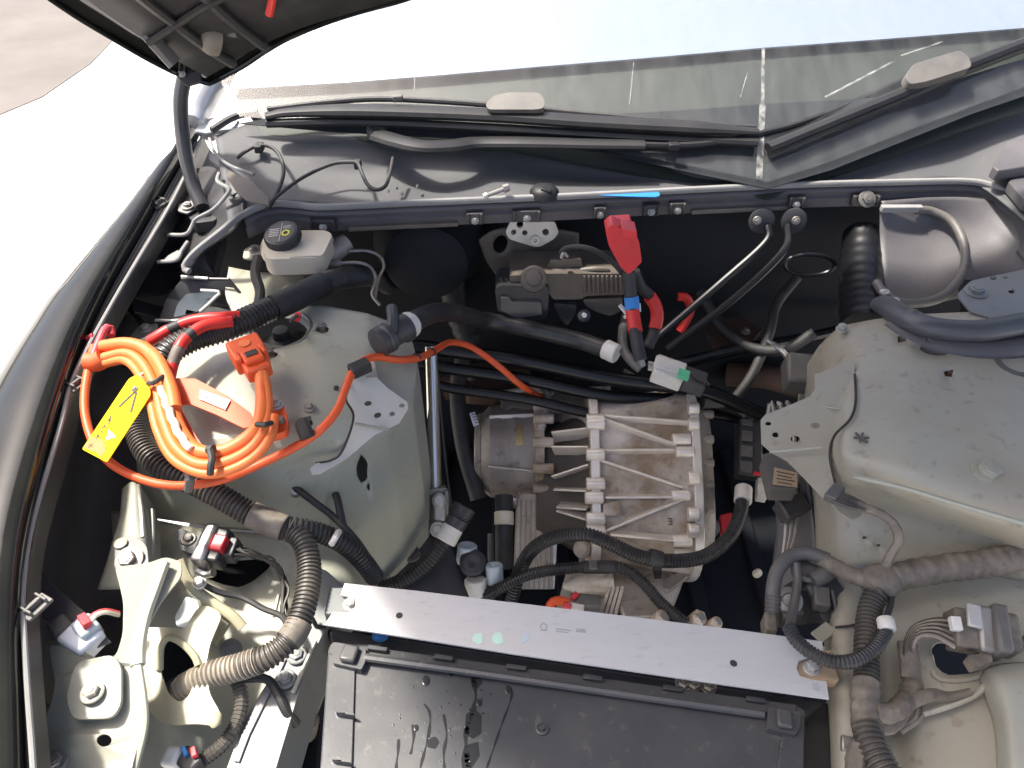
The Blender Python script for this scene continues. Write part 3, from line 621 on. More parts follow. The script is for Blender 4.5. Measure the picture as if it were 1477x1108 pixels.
# ================================================================= left inner wing: tower, apron, brackets
lw = thing('left_inner_wing', 'pale green-grey strut tower and apron under the orange cables', 'inner wing', P(350, 700, 0.5))
TW = [[(228, 520, .76), (262, 488, .81), (320, 465, .84), (380, 448, .848), (460, 440, .848), (530, 452, .842), (590, 476, .81)],
      [(205, 560, .76), (245, 530, .81), (310, 505, .845), (380, 490, .852), (465, 485, .852), (535, 498, .843), (602, 522, .80)],
      [(196, 615, .75), (238, 590, .80), (300, 572, .84), (385, 560, .85), (462, 555, .847), (515, 568, .832), (594, 583, .785)],
      [(196, 650, .755), (240, 642, .805), (300, 634, .836), (385, 618, .845), (448, 605, .842), (500, 606, .822), (556, 619, .788)],
      [(197, 672, .73), (243, 670, .785), (305, 664, .818), (385, 650, .828), (440, 636, .824), (480, 632, .812), (520, 645, .785)],
      [(198, 690, .695), (246, 692, .735), (310, 690, .76), (386, 678, .775), (436, 666, .777), (455, 668, .775), (478, 676, .768)],
      [(202, 715, .66), (250, 722, .69), (315, 722, .71), (386, 718, .72), (432, 712, .72), (450, 714, .715), (468, 722, .705)],
      [(205, 745, .63), (252, 752, .64), (320, 762, .65), (390, 768, .65), (440, 770, .645), (465, 772, .642), (484, 778, .635)]]
for r_ in TW:
    e = r_[-1]; r_.append(drop(e[0] + 2, e[1] + 2, e[2] - .006, max(.52, e[2] - .10))); r_.append(drop(e[0] + 3, e[1] + 2, e[2], .42))
b = MB()
b.sheet(TW, 8, 12, [circ(405, 478, 40, 21, 4, 20), circ(465, 475, 10, 6), circ(391, 511, 10, 6), [(514, 672), (521, 655), (532, 668), (531, 690), (524, 702), (515, 688)], circ(532, 703, 3, 6), circ(528, 716, 3, 4)], sharp=.85)
b.obj('strut_tower', 'paint', lw, solid=0.0025, angle=50)
up = Vector((0, -.1, 1)).normalized()
# strut mount seen through the tower's opening
b = MB(); c = P(405, 480, .838); b.lathe(c - Z * .06, Z, [(0, .05), (.03, .048), (.046, .03), (.052, .014), (.066, .012)], 28); b.obj('strut_mount', 'rubber', lw)
b = MB(); b.lathe(P(405, 478, .846), Z, [(0, .040), (.006, .046), (.0065, .049), (.002, .052), (-.002, .053)], 32, cap=False); b.obj('tower_ring', 'steel_dull', lw, solid=0.001)
for px, py in ((465, 475), (391, 511)):
    bolt(lw, P(px, py, .842), up, .007, .010, 'steel_dull', 1.1)
for px, py, z in ((446, 588, .848), (326, 612, .835)): bolt(lw, P(px, py, z), up, .005 if px > 400 else .010, .004, 'zinc' if px < 400 else 'steel_dull')
# flange bracket with four holes, overlapping the tower's inner side
b = MB(); FB = [(508, 545, .842), (517, 530, .845), (537, 538, .842), (560, 560, .825), (588, 580, .80), (589, 590, .795), (576, 611, .79), (540, 628, .795), (500, 662, .785), (462, 684, .765), (450, 685, .76), (447, 676, .77), (456, 668, .78), (478, 664, .795), (494, 650, .81), (510, 602, .838), (499, 575, .845)]
b.plate(FB, zfit(FB, .008), .002, [circ(531, 582, 5.5, 3.6, -10), circ(545, 599, 5.5, 3.8, -20), circ(566, 597, 4.2, 3.2, -20), circ(580, 585, 4.2, 3.0, -10)]); b.obj('flange_bracket', 'paint_lit', lw, bevel=0.0006)
MB().tube(PX([(508, 545, .850), (499, 575, .853), (510, 602, .846), (494, 650, .818), (478, 664, .803), (456, 668, .788)]), .0016, 6).obj('sealant_bead', 'ink', lw)
for pts in (((512, 573, .835), (582, 580, .812)), ((512, 611, .830), (560, 620, .800))):
    MB().tube(PX(pts), .0022, 6).obj('pressed_crease', 'paint_white', lw)
b = MB(); b.plate(fillet([(514, 530), (524, 512), (540, 520), (545, 545), (528, 545)], 4), lambda a, c: P(a, c, .852), .002); b.obj('raised_tab', 'paint_lit', lw, bevel=.0006)
# small slots and stamped marks
for px, py, z, rx in ((485, 560, .839, 2),):
    disc(lw, P(px, py, z + .006), Vector((.3, -.6, .7)), .004, 'ink', .0008, 'drain_hole')
# apron floor
b = MB()
b.sheet([[(160, 735, .645), (205, 745, .635), (290, 762, .645), (390, 770, .65), (450, 772, .645), (505, 795, .61), (545, 840, .52)],
         [(165, 800, .66), (205, 800, .66), (275, 808, .645), (350, 825, .63), (430, 845, .625), (500, 868, .61), (540, 880, .52)],
         [(180, 860, .66), (212, 858, .655), (270, 860, .64), (340, 875, .625), (415, 890, .62), (478, 905, .61), (505, 915, .52)],
         [(190, 920, .65), (220, 915, .63), (275, 920, .615), (340, 935, .61), (400, 945, .61), (455, 960, .60), (480, 975, .50)],
         [(190, 1000, .63), (225, 1000, .60), (275, 1005, .59), (330, 1010, .59), (385, 1015, .595), (425, 1030, .59), (450, 1050, .5)],
         [(185, 1060, .62), (225, 1060, .58), (275, 1065, .57), (320, 1065, .575), (365, 1070, .58), (395, 1085, .58), (425, 1105, .48)],
         [(180, 1140, .60), (225, 1140, .56), (270, 1140, .55), (300, 1140, .56), (340, 1140, .57), (370, 1150, .57), (400, 1160, .47)]],
        7, 7, [fillet([(284, 815), (300, 806), (345, 808), (385, 806), (392, 816), (366, 838), (345, 848), (318, 842), (292, 832)], 6), circ(436, 858, 3, 3), fillet([(226, 930), (246, 918), (268, 930), (290, 955), (286, 1000), (262, 1020), (236, 1005)], 8)])
b.obj('apron_panel', 'paint', lw, solid=0.0025, angle=50)
b = MB(); b.plate(fillet([(438, 815), (470, 822), (497, 846), (470, 905), (440, 968), (398, 1108), (385, 1160), (310, 1160), (330, 1100), (352, 1040), (400, 960), (428, 895)], 6), lambda a, c: P(a, c, .652 - .02 * (c - 815) / 300), .05, off=Vector((.004, 0, -.09))); b.obj('chassis_rail', 'paint_grey', lw, bevel=.004, seg=3)
b = MB(); b.plate([(447, 850), (460, 842), (408, 962), (360, 1060), (345, 1100), (336, 1098), (350, 1055), (400, 952)], lambda a, c: P(a, c, .6555 - .02 * (c - 815) / 300), .003); b.obj('raised_swage', 'paint_grey', lw, bevel=.0012)
for a, c in (((402, 858), (395, 890)), ((455, 925), (422, 1000))): MB().tube(PX([(a[0], a[1], .648), (c[0], c[1], .643)]), .003, 6).obj('weld_seam', 'paint_white', lw)
for px, py in ((428, 945), (412, 980)): bolt(lw, P(px, py, .646), Z, .009, .004, 'paint_grey', 1.5)
for px, py in ((333, 937),): bolt(lw, P(px, py, .615), Vector((.5, -.2, .9)), .010, .004, 'paint_grey', 1.5)
b = MB(); b.plate(fillet([(250, 768), (262, 762), (292, 775), (298, 792), (284, 800), (262, 794)], 6), lambda a, c: P(a, c, .662), .002); b.obj('connector_foot', 'paint_grey', lw, bevel=.0006)
bolt(lw, P(272, 778, .663), Z, .007, .005)
b = MB(); b.plate([(250, 790), (420, 790), (400, 870), (260, 860)], lambda a, c: P(a, c, .55), .004); b.obj('hole_shade_plate', 'dark', lw)  # dark plate added under the apron opening so it reads as shade
b = MB(); b.plate([(200, 890), (330, 890), (330, 1050), (200, 1050)], lambda a, c: P(a, c, .48), .004); b.obj('hole_shade_plate', 'dark', lw)  # dark plate added below the ring opening, painting its depth in shade
# hinge-like rail on the outside edge, with a big bolt
b = MB(); b.sheet([[(176, 705, .735), (190, 695, .75), (205, 705, .74), (222, 730, .70)], [(172, 745, .725), (188, 735, .745), (208, 742, .735), (230, 765, .69)], [(162, 780, .72), (180, 772, .735), (208, 780, .73), (232, 795, .69)], [(152, 815, .71), (172, 810, .725), (205, 815, .72), (232, 820, .69)], [(140, 850, .70), (170, 850, .71), (205, 850, .71), (230, 848, .69)]], 6, 6); b.obj('outer_rail', 'paint', lw, solid=.003)
b = MB(); b.plate(fillet([(165, 780), (190, 770), (212, 785), (215, 815), (205, 838), (178, 842), (165, 822)], 10), lambda a, c: P(a, c, .74), .004); b.obj('washer_plate', 'paint_grey', lw, bevel=.001)
bolt(lw, P(186, 808, .742), Vector((0, -.3, 1)), .011, .008, 'steel_dull', 1.7)
disc(lw, P(174, 784, .742), Z, .009, 'paint_white', .002, 'weld_nut')
MB().tube(PX([(200, 700, .755), (204, 740, .75), (206, 775, .742)]), .003, 6).obj('rail_edge', 'paint_white', lw)
MB().tube(PX([(219, 735, .72), (220, 770, .715), (219, 800, .71)]), .003, 6).obj('rail_edge', 'paint_white', lw)
# headlamp panel, sunlit
b = MB()
HP = [(165, 818), (215, 812), (238, 803), (262, 810), (262, 832), (232, 868), (212, 905), (203, 950), (208, 1000), (206, 1050), (190, 1108), (185, 1150), (60, 1150), (70, 1090), (58, 1050), (72, 1020), (80, 985), (70, 930), (108, 933), (150, 955), (168, 945), (177, 915), (178, 870), (172, 842)]
def hz(a, c): return P(a, c, .762 - .05 * max(0, (c - 820) / 290) + .012 * math.sin((a - 60) * .02))
b.plate(fillet(HP, 9), hz, .003, [circ(150, 1068, 11, 9)]); b.obj('headlamp_panel', 'paint', lw, bevel=.0012)
b = MB(); b.plate(fillet([(112, 960), (165, 948), (178, 965), (178, 1020), (165, 1040), (108, 1042), (98, 1010)], 12), lambda a, c: hz(a, c) + Z * .007, .006); b.obj('raised_pad', 'paint', lw, bevel=.003, seg=3)
bolt(lw, hz(136, 1003) + Z * .007, Z, .009, .006, 'paint_white', 1.5)
b = MB(); b.plate(fillet([(62, 930), (84, 918), (88, 995), (76, 1018), (60, 1010)], 4), lambda a, c: P(a, c, .715), .003); b.obj('side_flange', 'paint_dusty', lw, bevel=.001)
b = MB(); b.tube(PX([(55, 1022, .70), (90, 1035, .705), (112, 1042, .70), (118, 1060, .69)]), .016, 10, flat=.6); b.obj('pressed_bead', 'paint', lw)
bolt(lw, hz(82, 1100) + Z * .002, Z, .008, .005, 'steel_dull')
b = MB(); b.tube(PX([(198, 960, .745), (205, 1010, .735), (206, 1050, .725), (192, 1108, .712)]), .006, 8, flat=.6); b.obj('folded_edge', 'paint', lw)
b = MB(); b.tube(PX([(236, 812, .766), (222, 850, .760), (208, 890, .753), (200, 930, .748), (199, 960, .744)]), .009, 8, flat=.7); b.obj('folded_edge', 'paint', lw)
# yellowish bracket ring the dusty hose goes through
YB = [(203, 905), (245, 905), (266, 908), (283, 878), (298, 872), (321, 886), (303, 928), (297, 960), (302, 1000), (319, 1030), (317, 1048), (285, 1044), (250, 1046), (222, 1037), (205, 1000), (199, 950)]
def yz(a, c): return P(a, c, .700 - .03 * max(0, (c - 900) / 150))
b = MB(); b.plate(fillet(YB, 10), yz, .004, [fillet([(234, 925), (248, 921), (268, 934), (285, 953), (287, 966), (272, 1005), (258, 1014), (242, 1000), (231, 968)], 8)]); b.obj('ring_bracket', 'paint_yellow', lw, bevel=.0015, seg=3)
b = MB(); b.tube([yz(a, c) + Z * .002 for a, c in ((231, 968), (233, 935), (244, 921), (262, 928), (280, 946), (287, 962))], .0045, 8); b.obj('rolled_edge', 'paint_yellow', lw)
b = MB(); b.sphere(yz(311, 1038), .007, (1, 1.5, .6)); b.obj('weld_blob', 'paint_yellow', lw)
b = MB(); b.plate(fillet([(252, 890), (268, 860), (285, 866), (288, 885), (270, 906), (255, 904)], 4), lambda a, c: P(a, c, .667), .0015); b.obj('patch_sticker', 'blue_white', lw)
b = MB(); b.tube(PX([(258, 808, .728), (268, 832, .715), (286, 854, .70), (310, 872, .69), (334, 888, .682), (350, 905, .672)]), .007, 10, flat=.7); b.obj('pressed_ridge', 'paint_yellow', lw)
b = MB(); b.sheet([[(290, 862, .682), (312, 874, .684), (338, 892, .672)], [(284, 885, .672), (304, 898, .672), (326, 912, .66)], [(276, 908, .66), (294, 920, .658), (312, 932, .648)]], 6, 6); b.obj('stepped_face', 'paint_yellow', lw, solid=.002)
bolt(lw, P(288, 842, .715), Z, .007, .006, 'zinc', 1.3)
b = MB(); b.bar(P(316, 920, .64), P(323, 905, .645), .006, .002); b.obj('stamped_mark', 'sticker', lw)
for px, py, z in ((118, 975, .72), (292, 1030, .67)): pass
# triangular foot at the chassis, behind the damper
b = MB(); b.plate([(568, 757), (612, 727), (618, 763)], lambda a, c: P(a, c, .50), .004); b.obj('corner_gusset', 'paint_dusty', lw, bevel=.001)
b = MB(); b.sheet([[(545, 765, .48), (600, 768, .46), (650, 770, .45)], [(535, 810, .46), (600, 812, .45), (660, 815, .44)], [(530, 860, .44), (600, 865, .43), (680, 870, .42)]], 6, 6); b.obj('lower_arm_cover', 'black_plastic', lw, solid=.004)
disc(lw, P(594, 800, .458), up, .016, 'grey_plastic', .006, 'plug', inner=.6)
# upper plate near the reservoir
b = MB(); b.sheet([[(330, 385, .84), (370, 392, .83), (420, 395, .825), (470, 400, .82)], [(325, 425, .83), (370, 425, .825), (420, 420, .82), (460, 425, .81)], [(340, 460, .82), (375, 455, .82), (410, 445, .81), (440, 440, .80)]], 6, 6, [circ(385, 415, 3, 2)]); b.obj('reservoir_shelf', 'paint', lw, solid=.0025)
bolt(lw, P(419, 417, .825), Z, .009, .006, 'paint_white', 1.6)
b = MB(); b.plate(fillet([(352, 360), (366, 352), (380, 356), (378, 366), (362, 374), (350, 372)], 3), lambda a, c: P(a, c, .86), .003); b.obj('stay', 'paint_white', lw, bevel=.0008)
bolt(lw, P(365, 361, .861), Z, .006, .004, 'steel_dull', 1.3)
b = MB(); b.plate(fillet([(200, 470), (228, 466), (226, 482), (216, 495), (180, 496)], 4), lambda a, c: P(a, c, .80), .003); b.obj('cable_stay', 'paint_white', lw, bevel=.001)
bolt(lw, P(210, 474, .801), Z, .007, .005, 'zinc', 1.5)
# grounding studs near the loom
for px, py, z in ((427, 708, .715), (478, 700, .70)):
    b = MB(); b.lathe(P(px, py, z), Vector((.2, -.6, .7)), [(0, .011), (.008, .010), (.012, .007), (.018, .006)], 16); b.obj('ground_stud', 'steel_dull', lw)

# ================================================================= right inner wing
rw = thing('right_inner_wing', 'pale dusty strut tower and apron on the right with holes and bolts', 'inner wing', P(1330, 800, 0.5))
b = MB()
b.sheet([[(1150, 560, .50), (1162, 530, .68), (1182, 498, .79), (1215, 470, .84), (1300, 455, .855), (1400, 450, .86), (1480, 450, .86), (1570, 450, .85)],
         [(1150, 600, .50), (1164, 575, .68), (1190, 545, .80), (1238, 512, .85), (1310, 508, .868), (1400, 515, .872), (1480, 520, .872), (1570, 520, .86)],
         [(1152, 645, .50), (1168, 620, .68), (1192, 605, .80), (1222, 590, .85), (1310, 595, .872), (1400, 608, .874), (1480, 618, .874), (1570, 625, .862)],
         [(1158, 700, .50), (1174, 675, .68), (1195, 660, .79), (1218, 655, .84), (1310, 675, .865), (1400, 700, .866), (1480, 716, .866), (1570, 735, .855)],
         [(1165, 750, .48), (1180, 725, .66), (1200, 705, .765), (1232, 695, .81), (1310, 712, .84), (1400, 740, .845), (1480, 764, .845), (1570, 790, .83)],
         [(1170, 790, .48), (1185, 762, .65), (1205, 745, .72), (1240, 735, .75), (1310, 745, .765), (1400, 770, .77), (1480, 795, .775), (1570, 820, .77)],
         [(1175, 850, .46), (1190, 835, .63), (1208, 825, .67), (1245, 815, .69), (1310, 815, .70), (1400, 825, .705), (1480, 840, .71), (1570, 860, .71)]],
        7, 7, [circ(1325, 643, 5, 4), circ(1242, 632, 4, 3), circ(1350, 503, 24, 10, 5, 18), circ(1300, 489, 10, 6), circ(1370, 538, 13, 6), circ(1246, 776, 4, 3), circ(1268, 787, 3.5, 2.5), circ(1243, 806, 4, 3), circ(1272, 797, 2.5, 4), circ(1247, 817, 4, 3)], sharp=.5)
b.obj('strut_tower', 'paint_dusty', rw, solid=.0025, angle=50)
for px, py, z in ((1370, 540, .862), (1300, 490, .848)): bolt(rw, P(px, py, z), Z, .007, .006, 'dark_rust', 1.3)
bolt(rw, P(1424, 681, .868), Vector((0, -.15, 1)), .013, .007, 'paint', 1.5)
bolt(rw, P(1214, 475, .845), Z, .007, .006, 'paint', 1.3)
b = MB(); b.lathe(P(1465, 528, .868), Z, [(0, .030), (.006, .030), (.007, .022), (.002, .020), (.0, .0002)], 24); b.obj('plug', 'grey_plastic', rw)
b = MB()
for k in range(6):
    a = k * math.pi / 3; c = P(1242, 632, .856); b.bar(c, c + Vector((math.cos(a), math.sin(a), .1)) * .010, .003, .002)
b.obj('push_clip', 'grey_plastic', rw)
FB = [(1175, 540, .80), (1232, 520, .84), (1234, 580, .848), (1226, 605, .845), (1204, 628, .83), (1197, 655, .825), (1203, 690, .80), (1212, 722, .775), (1200, 726, .76), (1184, 716, .76), (1160, 690, .77), (1135, 665, .785), (1112, 652, .79), (1098, 640, .795), (1097, 606, .80), (1104, 598, .80), (1140, 584, .805), (1168, 572, .805), (1176, 560, .80)]
b = MB(); b.plate(FB, zfit(FB, .010), .002, [circ(1108, 611, 4.5, 3), circ(1119, 627, 5.5, 4), circ(1147, 633, 7, 5), circ(1176, 614, 7, 4.2)]); b.obj('flange_bracket', 'paint_dusty', rw, bevel=.0006)
MB().tube(PX([(1233, 540, .853), (1234, 580, .858), (1226, 605, .854), (1204, 628, .840), (1197, 655, .835), (1203, 690, .812), (1212, 718, .79)]), .0018, 6).obj('sealant_bead', 'ink', rw)
for pts in (((1180, 585, .822), (1225, 592, .845)), ((1110, 652, .803), (1185, 645, .828))): MB().tube(PX(pts), .002, 6).obj('pressed_crease', 'paint', rw)
b = MB(); b.plate(fillet([(1198, 705), (1240, 720), (1245, 742), (1230, 752), (1205, 735), (1192, 718)], 8), lambda a, c: P(a, c, .79), .002); b.obj('connector_tab', 'paint_dusty', rw, bevel=.0006)
# plate beyond the tower
b = MB(); b.plate(fillet([(1380, 425), (1400, 405), (1480, 388), (1560, 385), (1560, 470), (1440, 462), (1400, 450)], 6), lambda a, c: P(a, c, .865), .003, [circ(1433, 401, 5, 3), circ(1450, 400, 4, 2), circ(1459, 420, 5, 3.5)]); b.obj('mount_plate', 'paint_grey', rw, bevel=.001)
b = MB(); b.plate([(1380, 380), (1600, 370), (1600, 480), (1390, 470)], lambda a, c: P(a, c, .80), .004); b.obj('hole_shade_plate', 'dark', rw)  # added dark plate, keeps bright ground from showing through the mount plate holes
bolt(rw, P(1407, 421, .866), Z, .012, .006, 'paint_grey', 1.5)
# ridge line of the tower's front
MB().tube(PX([(1232, 688, .835), (1300, 703, .855), (1380, 727, .86), (1480, 756, .862)]), .0035, 6).obj('pressed_ridge', 'paint', rw)
# lower apron
b = MB()
b.sheet([[(1185, 800, .58), (1198, 800, .64), (1225, 800, .66), (1262, 795, .655), (1330, 795, .67), (1410, 800, .675), (1490, 810, .68), (1580, 825, .68)],
         [(1188, 900, .58), (1200, 900, .67), (1232, 900, .685), (1268, 900, .645), (1330, 880, .675), (1410, 885, .69), (1490, 895, .70), (1580, 900, .70)],
         [(1190, 960, .58), (1202, 960, .67), (1238, 960, .68), (1275, 965, .62), (1330, 960, .66), (1410, 975, .68), (1490, 985, .695), (1580, 1000, .70)],
         [(1192, 1020, .58), (1205, 1020, .665), (1242, 1020, .675), (1280, 1025, .61), (1330, 1020, .645), (1400, 1025, .67), (1490, 1040, .70), (1580, 1050, .70)],
         [(1195, 1080, .58), (1208, 1080, .66), (1246, 1080, .67), (1285, 1080, .61), (1330, 1080, .635), (1400, 1085, .66), (1490, 1100, .69), (1580, 1100, .69)],
         [(1197, 1160, .57), (1210, 1160, .65), (1250, 1160, .66), (1290, 1160, .60), (1330, 1160, .625), (1400, 1160, .65), (1490, 1160, .68), (1580, 1160, .68)]],
        8, 8, [fillet([(1342, 935), (1352, 925), (1395, 935), (1425, 950), (1428, 962), (1400, 972), (1365, 974), (1350, 962)], 6)])
b.obj('apron_panel', 'paint_dusty', rw, solid=.0025, angle=50)
b = MB(); b.sheet([[(1412, 980, .69), (1425, 962, .715), (1470, 955, .72), (1560, 960, .72)], [(1422, 1010, .69), (1435, 985, .735), (1475, 980, .745), (1560, 985, .74)], [(1435, 1060, .68), (1448, 1035, .735), (1480, 1030, .745), (1560, 1040, .74)], [(1438, 1150, .67), (1455, 1130, .73), (1490, 1130, .74), (1560, 1140, .735)]], 8, 8); b.obj('headlamp_housing_pad', 'paint_white', rw, solid=.003)
MB().tube(PX([(1330, 1030, .665), (1370, 1018, .68), (1405, 1003, .69), (1425, 985, .70)]), .004, 8).obj('pressed_ridge', 'paint_dusty', rw)
MB().tube(PX([(1345, 968, .668), (1352, 978, .668), (1372, 982, .672), (1405, 978, .682), (1426, 968, .69)]), .003, 8).obj('hole_lip', 'paint_dusty', rw)
MB().tube(PX([(1205, 905, .69), (1225, 903, .692), (1242, 900, .69)]), .002, 6).obj('panel_seam', 'ink', rw)
b = MB(); b.bar(P(1222, 1062, .674), P(1222, 1085, .670), .014, .008); b.obj('stop_block', 'steel_dull', rw, bevel=.002)
MB().tube(PX([(1204, 940, .68), (1190, 945, .66), (1188, 935, .665), (1176, 940, .66)]), .004, 6).obj('folded_edge', 'paint', rw)
# inner side of the right rail: dark brackets in the gap
b = MB(); b.sheet([[(1110, 640, .60), (1140, 650, .62), (1165, 680, .64)], [(1118, 700, .56), (1145, 710, .58), (1172, 730, .60)], [(1120, 770, .50), (1150, 780, .52), (1180, 800, .54)], [(1110, 850, .44), (1150, 860, .46), (1185, 880, .48)]], 6, 6); b.obj('inner_wall', 'liner_plastic', rw, solid=.003)
# ================================================================= electric drive unit
AY, AZ = 1.03, 0.375                                        # main axis, running across the car
def C(px, py, rad, ay=AY, az=AZ):                           # the pixel's point on a cylinder about that axis
    d = ray(px, py); oy, oz = O.y - ay, O.z - az
    a = d.y ** 2 + d.z ** 2; bq = 2 * (oy * d.y + oz * d.z); cq = oy * oy + oz * oz - rad * rad; ds = bq * bq - 4 * a * cq
    t = (-bq - math.sqrt(max(0, ds))) / (2 * a); return O + d * t
def xat(px, rad=0.15): return C(px, 690, rad).x
du = thing('drive_unit', 'ribbed cast aluminium electric drive unit in the middle of the bay', 'drive unit', Vector((0.19, AY, 0.19)))
def loft(secs, m, name, seg=48, bump=0.0, bevel=0.0, ay=AY, az=AZ, lobes=None):
    b = MB(); vs = []; fs = []
    for x, rad in secs:
        for k in range(seg):
            t = 2 * math.pi * k / seg; rr = rad * (1 + (lobes(t) if lobes else 0))
            vs.append(Vector((x, ay + math.cos(t) * rr, az + math.sin(t) * rr)))
    n = len(secs)
    for i in range(n - 1):
        for k in range(seg): fs.append((i * seg + k, (i + 1) * seg + k, (i + 1) * seg + (k + 1) % seg, i * seg + (k + 1) % seg))
    fs += [tuple(range(seg)), tuple((n - 1) * seg + k for k in range(seg))]
    b.add(vs, fs); return b.obj(name, m, du, bevel=bevel, angle=28)
X = {p: xat(p) for p in (690, 700, 705, 712, 720, 726, 734, 740, 748, 755, 770, 775, 790, 800, 852, 866, 990, 998, 1006, 1010, 1030, 1034)}
# gearbox housing: slightly flattened, lobed
lob = lambda t: (abs(math.cos(t - 2.25)) ** 4 + abs(math.sin(t - 2.25)) ** 4) ** -.25 - 1 + .012 * math.cos(5 * t)
gear = loft([(X[852], .165), (X[866], .168), (xat(900), .172), (xat(950), .180), (X[990], .186), (X[998], .186)], 'cast', 'gearbox_housing', 64, lobes=lob)
mid = loft([(X[775], .100), (X[800], .112), (xat(820), .124), (X[852], .150)], 'cast_recess_shade', 'middle_housing', 64, lobes=lob)
loft([(X[852] - .002, .182), (X[866] - .003, .182)], 'cast_edge', 'centre_flange', 64, bevel=.002, lobes=lob)
loft([(X[990] + .004, .192), (X[1006], .192)], 'cast_edge', 'end_flange', 64, bevel=.002, lobes=lob)
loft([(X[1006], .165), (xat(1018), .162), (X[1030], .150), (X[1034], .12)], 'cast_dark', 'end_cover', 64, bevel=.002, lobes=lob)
# motor on a raised axis
MY, MZ = 1.075, .425
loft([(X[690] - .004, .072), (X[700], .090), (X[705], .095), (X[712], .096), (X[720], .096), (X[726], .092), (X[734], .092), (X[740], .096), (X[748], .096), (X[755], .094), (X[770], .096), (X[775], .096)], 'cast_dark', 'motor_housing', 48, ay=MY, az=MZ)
loft([(X[775] - .004, .112), (X[790] - .004, .112)], 'cast', 'motor_flange', 48, bevel=.002, ay=MY, az=MZ)
loft([(X[690] - .012, .075), (X[690] + .002, .08)], 'cast_dark', 'motor_cap', 32, bevel=.003, ay=MY, az=MZ)
MC = lambda px, py, rr=.096: C(px, py, rr, MY, MZ)
def CL(px, py, rad):                                        # the pixel's point on the lobed casing
    rr = rad
    for _ in range(8):
        p = C(px, py, rr); rr = .5 * rr + .5 * rad * (1 + lob(math.atan2(p.z - AZ, p.y - AY)))
    return C(px, py, rr)
def rib(p, q, w_=.006, h=.012, m='cast_edge', name='rib'):
    ax = Vector((p.x, AY, AZ)); up_ = ((p + q) / 2 - Vector(((p.x + q.x) / 2, AY, AZ))).normalized()
    b = MB(); d, s1, n1 = basis(q - p, up_)
    vs = []
    for e in (p, q):
        for sx, sz in ((-1, -1), (1, -1), (.45, .6), (-.45, .6)): vs.append(e + s1 * sx * w_ / 2 + n1 * sz * h / 2 * 1.0)
    b.add(vs, [(0, 1, 2, 3), (4, 7, 6, 5), (0, 4, 5, 1), (1, 5, 6, 2), (2, 6, 7, 3), (3, 7, 4, 0)])
    return b.obj(name, m, du, bevel=.0012)
def GS(px, py): 
    t = .172 + (px - 866) / (998 - 866) * .014
    return CL(px, py, t)
for a, c in (((866, 603), (996, 612)), ((866, 606), (975, 645)), ((866, 652), (975, 651)), ((866, 665), (984, 704)), ((872, 717), (984, 716)), ((872, 764), (984, 719)), ((880, 768), (980, 777)), ((880, 772), (940, 800))):
    rib(GS(*a), GS(*c), .010, .034)
def boss(p, length, r, m='cast', x0=0.0):
    b = MB(); s_ = Vector((1, 0, 0)); b.lathe(p + s_ * x0, s_, [(0, r * .9), (.002, r), (length - .002, r), (length, r * .85), (length, r * .5), (length - .004, r * .45), (length - .004, .0002)], 18)
    return b.obj('bolt_boss', m, du)
for px, py in ((852, 606), (852, 612), (852, 656), (852, 698), (850, 718), (852, 748), (852, 765)):
    p = CL(px, py, .178); boss(p, .034, .012, 'cast_edge', -.008)
for px, py in ((985, 634), (990, 652), (984, 715), (986, 780), (988, 800)):
    p = CL(px, py, .186); boss(p, .034, .011, 'cast_edge', -.02)
for py in (598, 634, 668, 700, 735): 
    p = CL(1012, py, .154); boss(p, .022, .009, 'cast_dark', 0)
for py in (590, 612, 690, 742, 765, 805):
    p = CL(1000, py, .192); boss(p, .020, .013, 'cast_edge', -.010)
for py in (585, 604, 638, 676, 704): 
    p = MC(778, py, .118); boss(p, .04, .010, 'cast', -.012)
for a, c in (((797, 595), (850, 603)), ((797, 628), (850, 622)), ((797, 648), (850, 648)), ((797, 688), (850, 671)), ((800, 706), (848, 708)), ((805, 730), (848, 733)), ((805, 735), (848, 748))):
    p = CL(a[0], a[1], .135); q = CL(c[0], c[1], .158); rib(p, q, .008, .036, 'cast_edge')
for a, c in (((706, 601), (772, 598)), ((704, 673), (772, 680))): rib(MC(*a, .098), MC(*c, .098), .006, .01)
# upper shoulder of the casing (behind) and the tilted cover plate
b = MB(); b.sheet([[(720, 570, .50), (760, 562, .51), (800, 560, .51), (878, 560, .51)], [(722, 585, .51), (760, 580, .52), (800, 578, .525), (880, 575, .52)], [(720, 600, .50), (760, 598, .51), (800, 596, .51), (870, 598, .51)]], 6, 6); b.obj('upper_shoulder', 'cast_dark', du, solid=.01)
b = MB(); b.tube(PX([(722, 568, .515), (760, 562, .525), (790, 563, .525), (880, 561, .52)]), .006, 8); b.obj('shoulder_edge', 'cast_edge', du)
b = MB(); b.tube(PX([(873, 562, .52), (872, 590, .535), (868, 605, .54)]), .009, 8); b.obj('shoulder_edge', 'cast_edge', du)
b = MB(); b.tube(PX([(790, 562, .52), (788, 590, .53), (780, 620, .53)]), .008, 8); b.obj('shoulder_edge', 'cast_edge', du)
b = MB(); b.lathe(P(788, 567, .52), Vector((.3, -.3, 1)), [(0, .016), (.012, .015), (.016, .008), (.026, .007)], 16); b.obj('breather', 'steel_dull', du)
b = MB(); b.plate([(880, 603), (970, 578), (985, 580), (996, 598), (990, 608)], lambda a, c: P(a, c, .545), .008); b.obj('tilted_gusset', 'cast_dark', du, bevel=.002)
b = MB(); b.plate([(884, 598), (880, 576), (985, 600), (980, 606)], lambda a, c: P(a, c, .535), .008); b.obj('rear_gusset', 'cast', du, bevel=.002)
b = MB(); b.plate(fillet([(746, 612), (752, 612), (754, 642), (744, 642)], 1), lambda a, c: MC(a, c, .0985), .001); b.obj('rating_plate', 'brass', du)
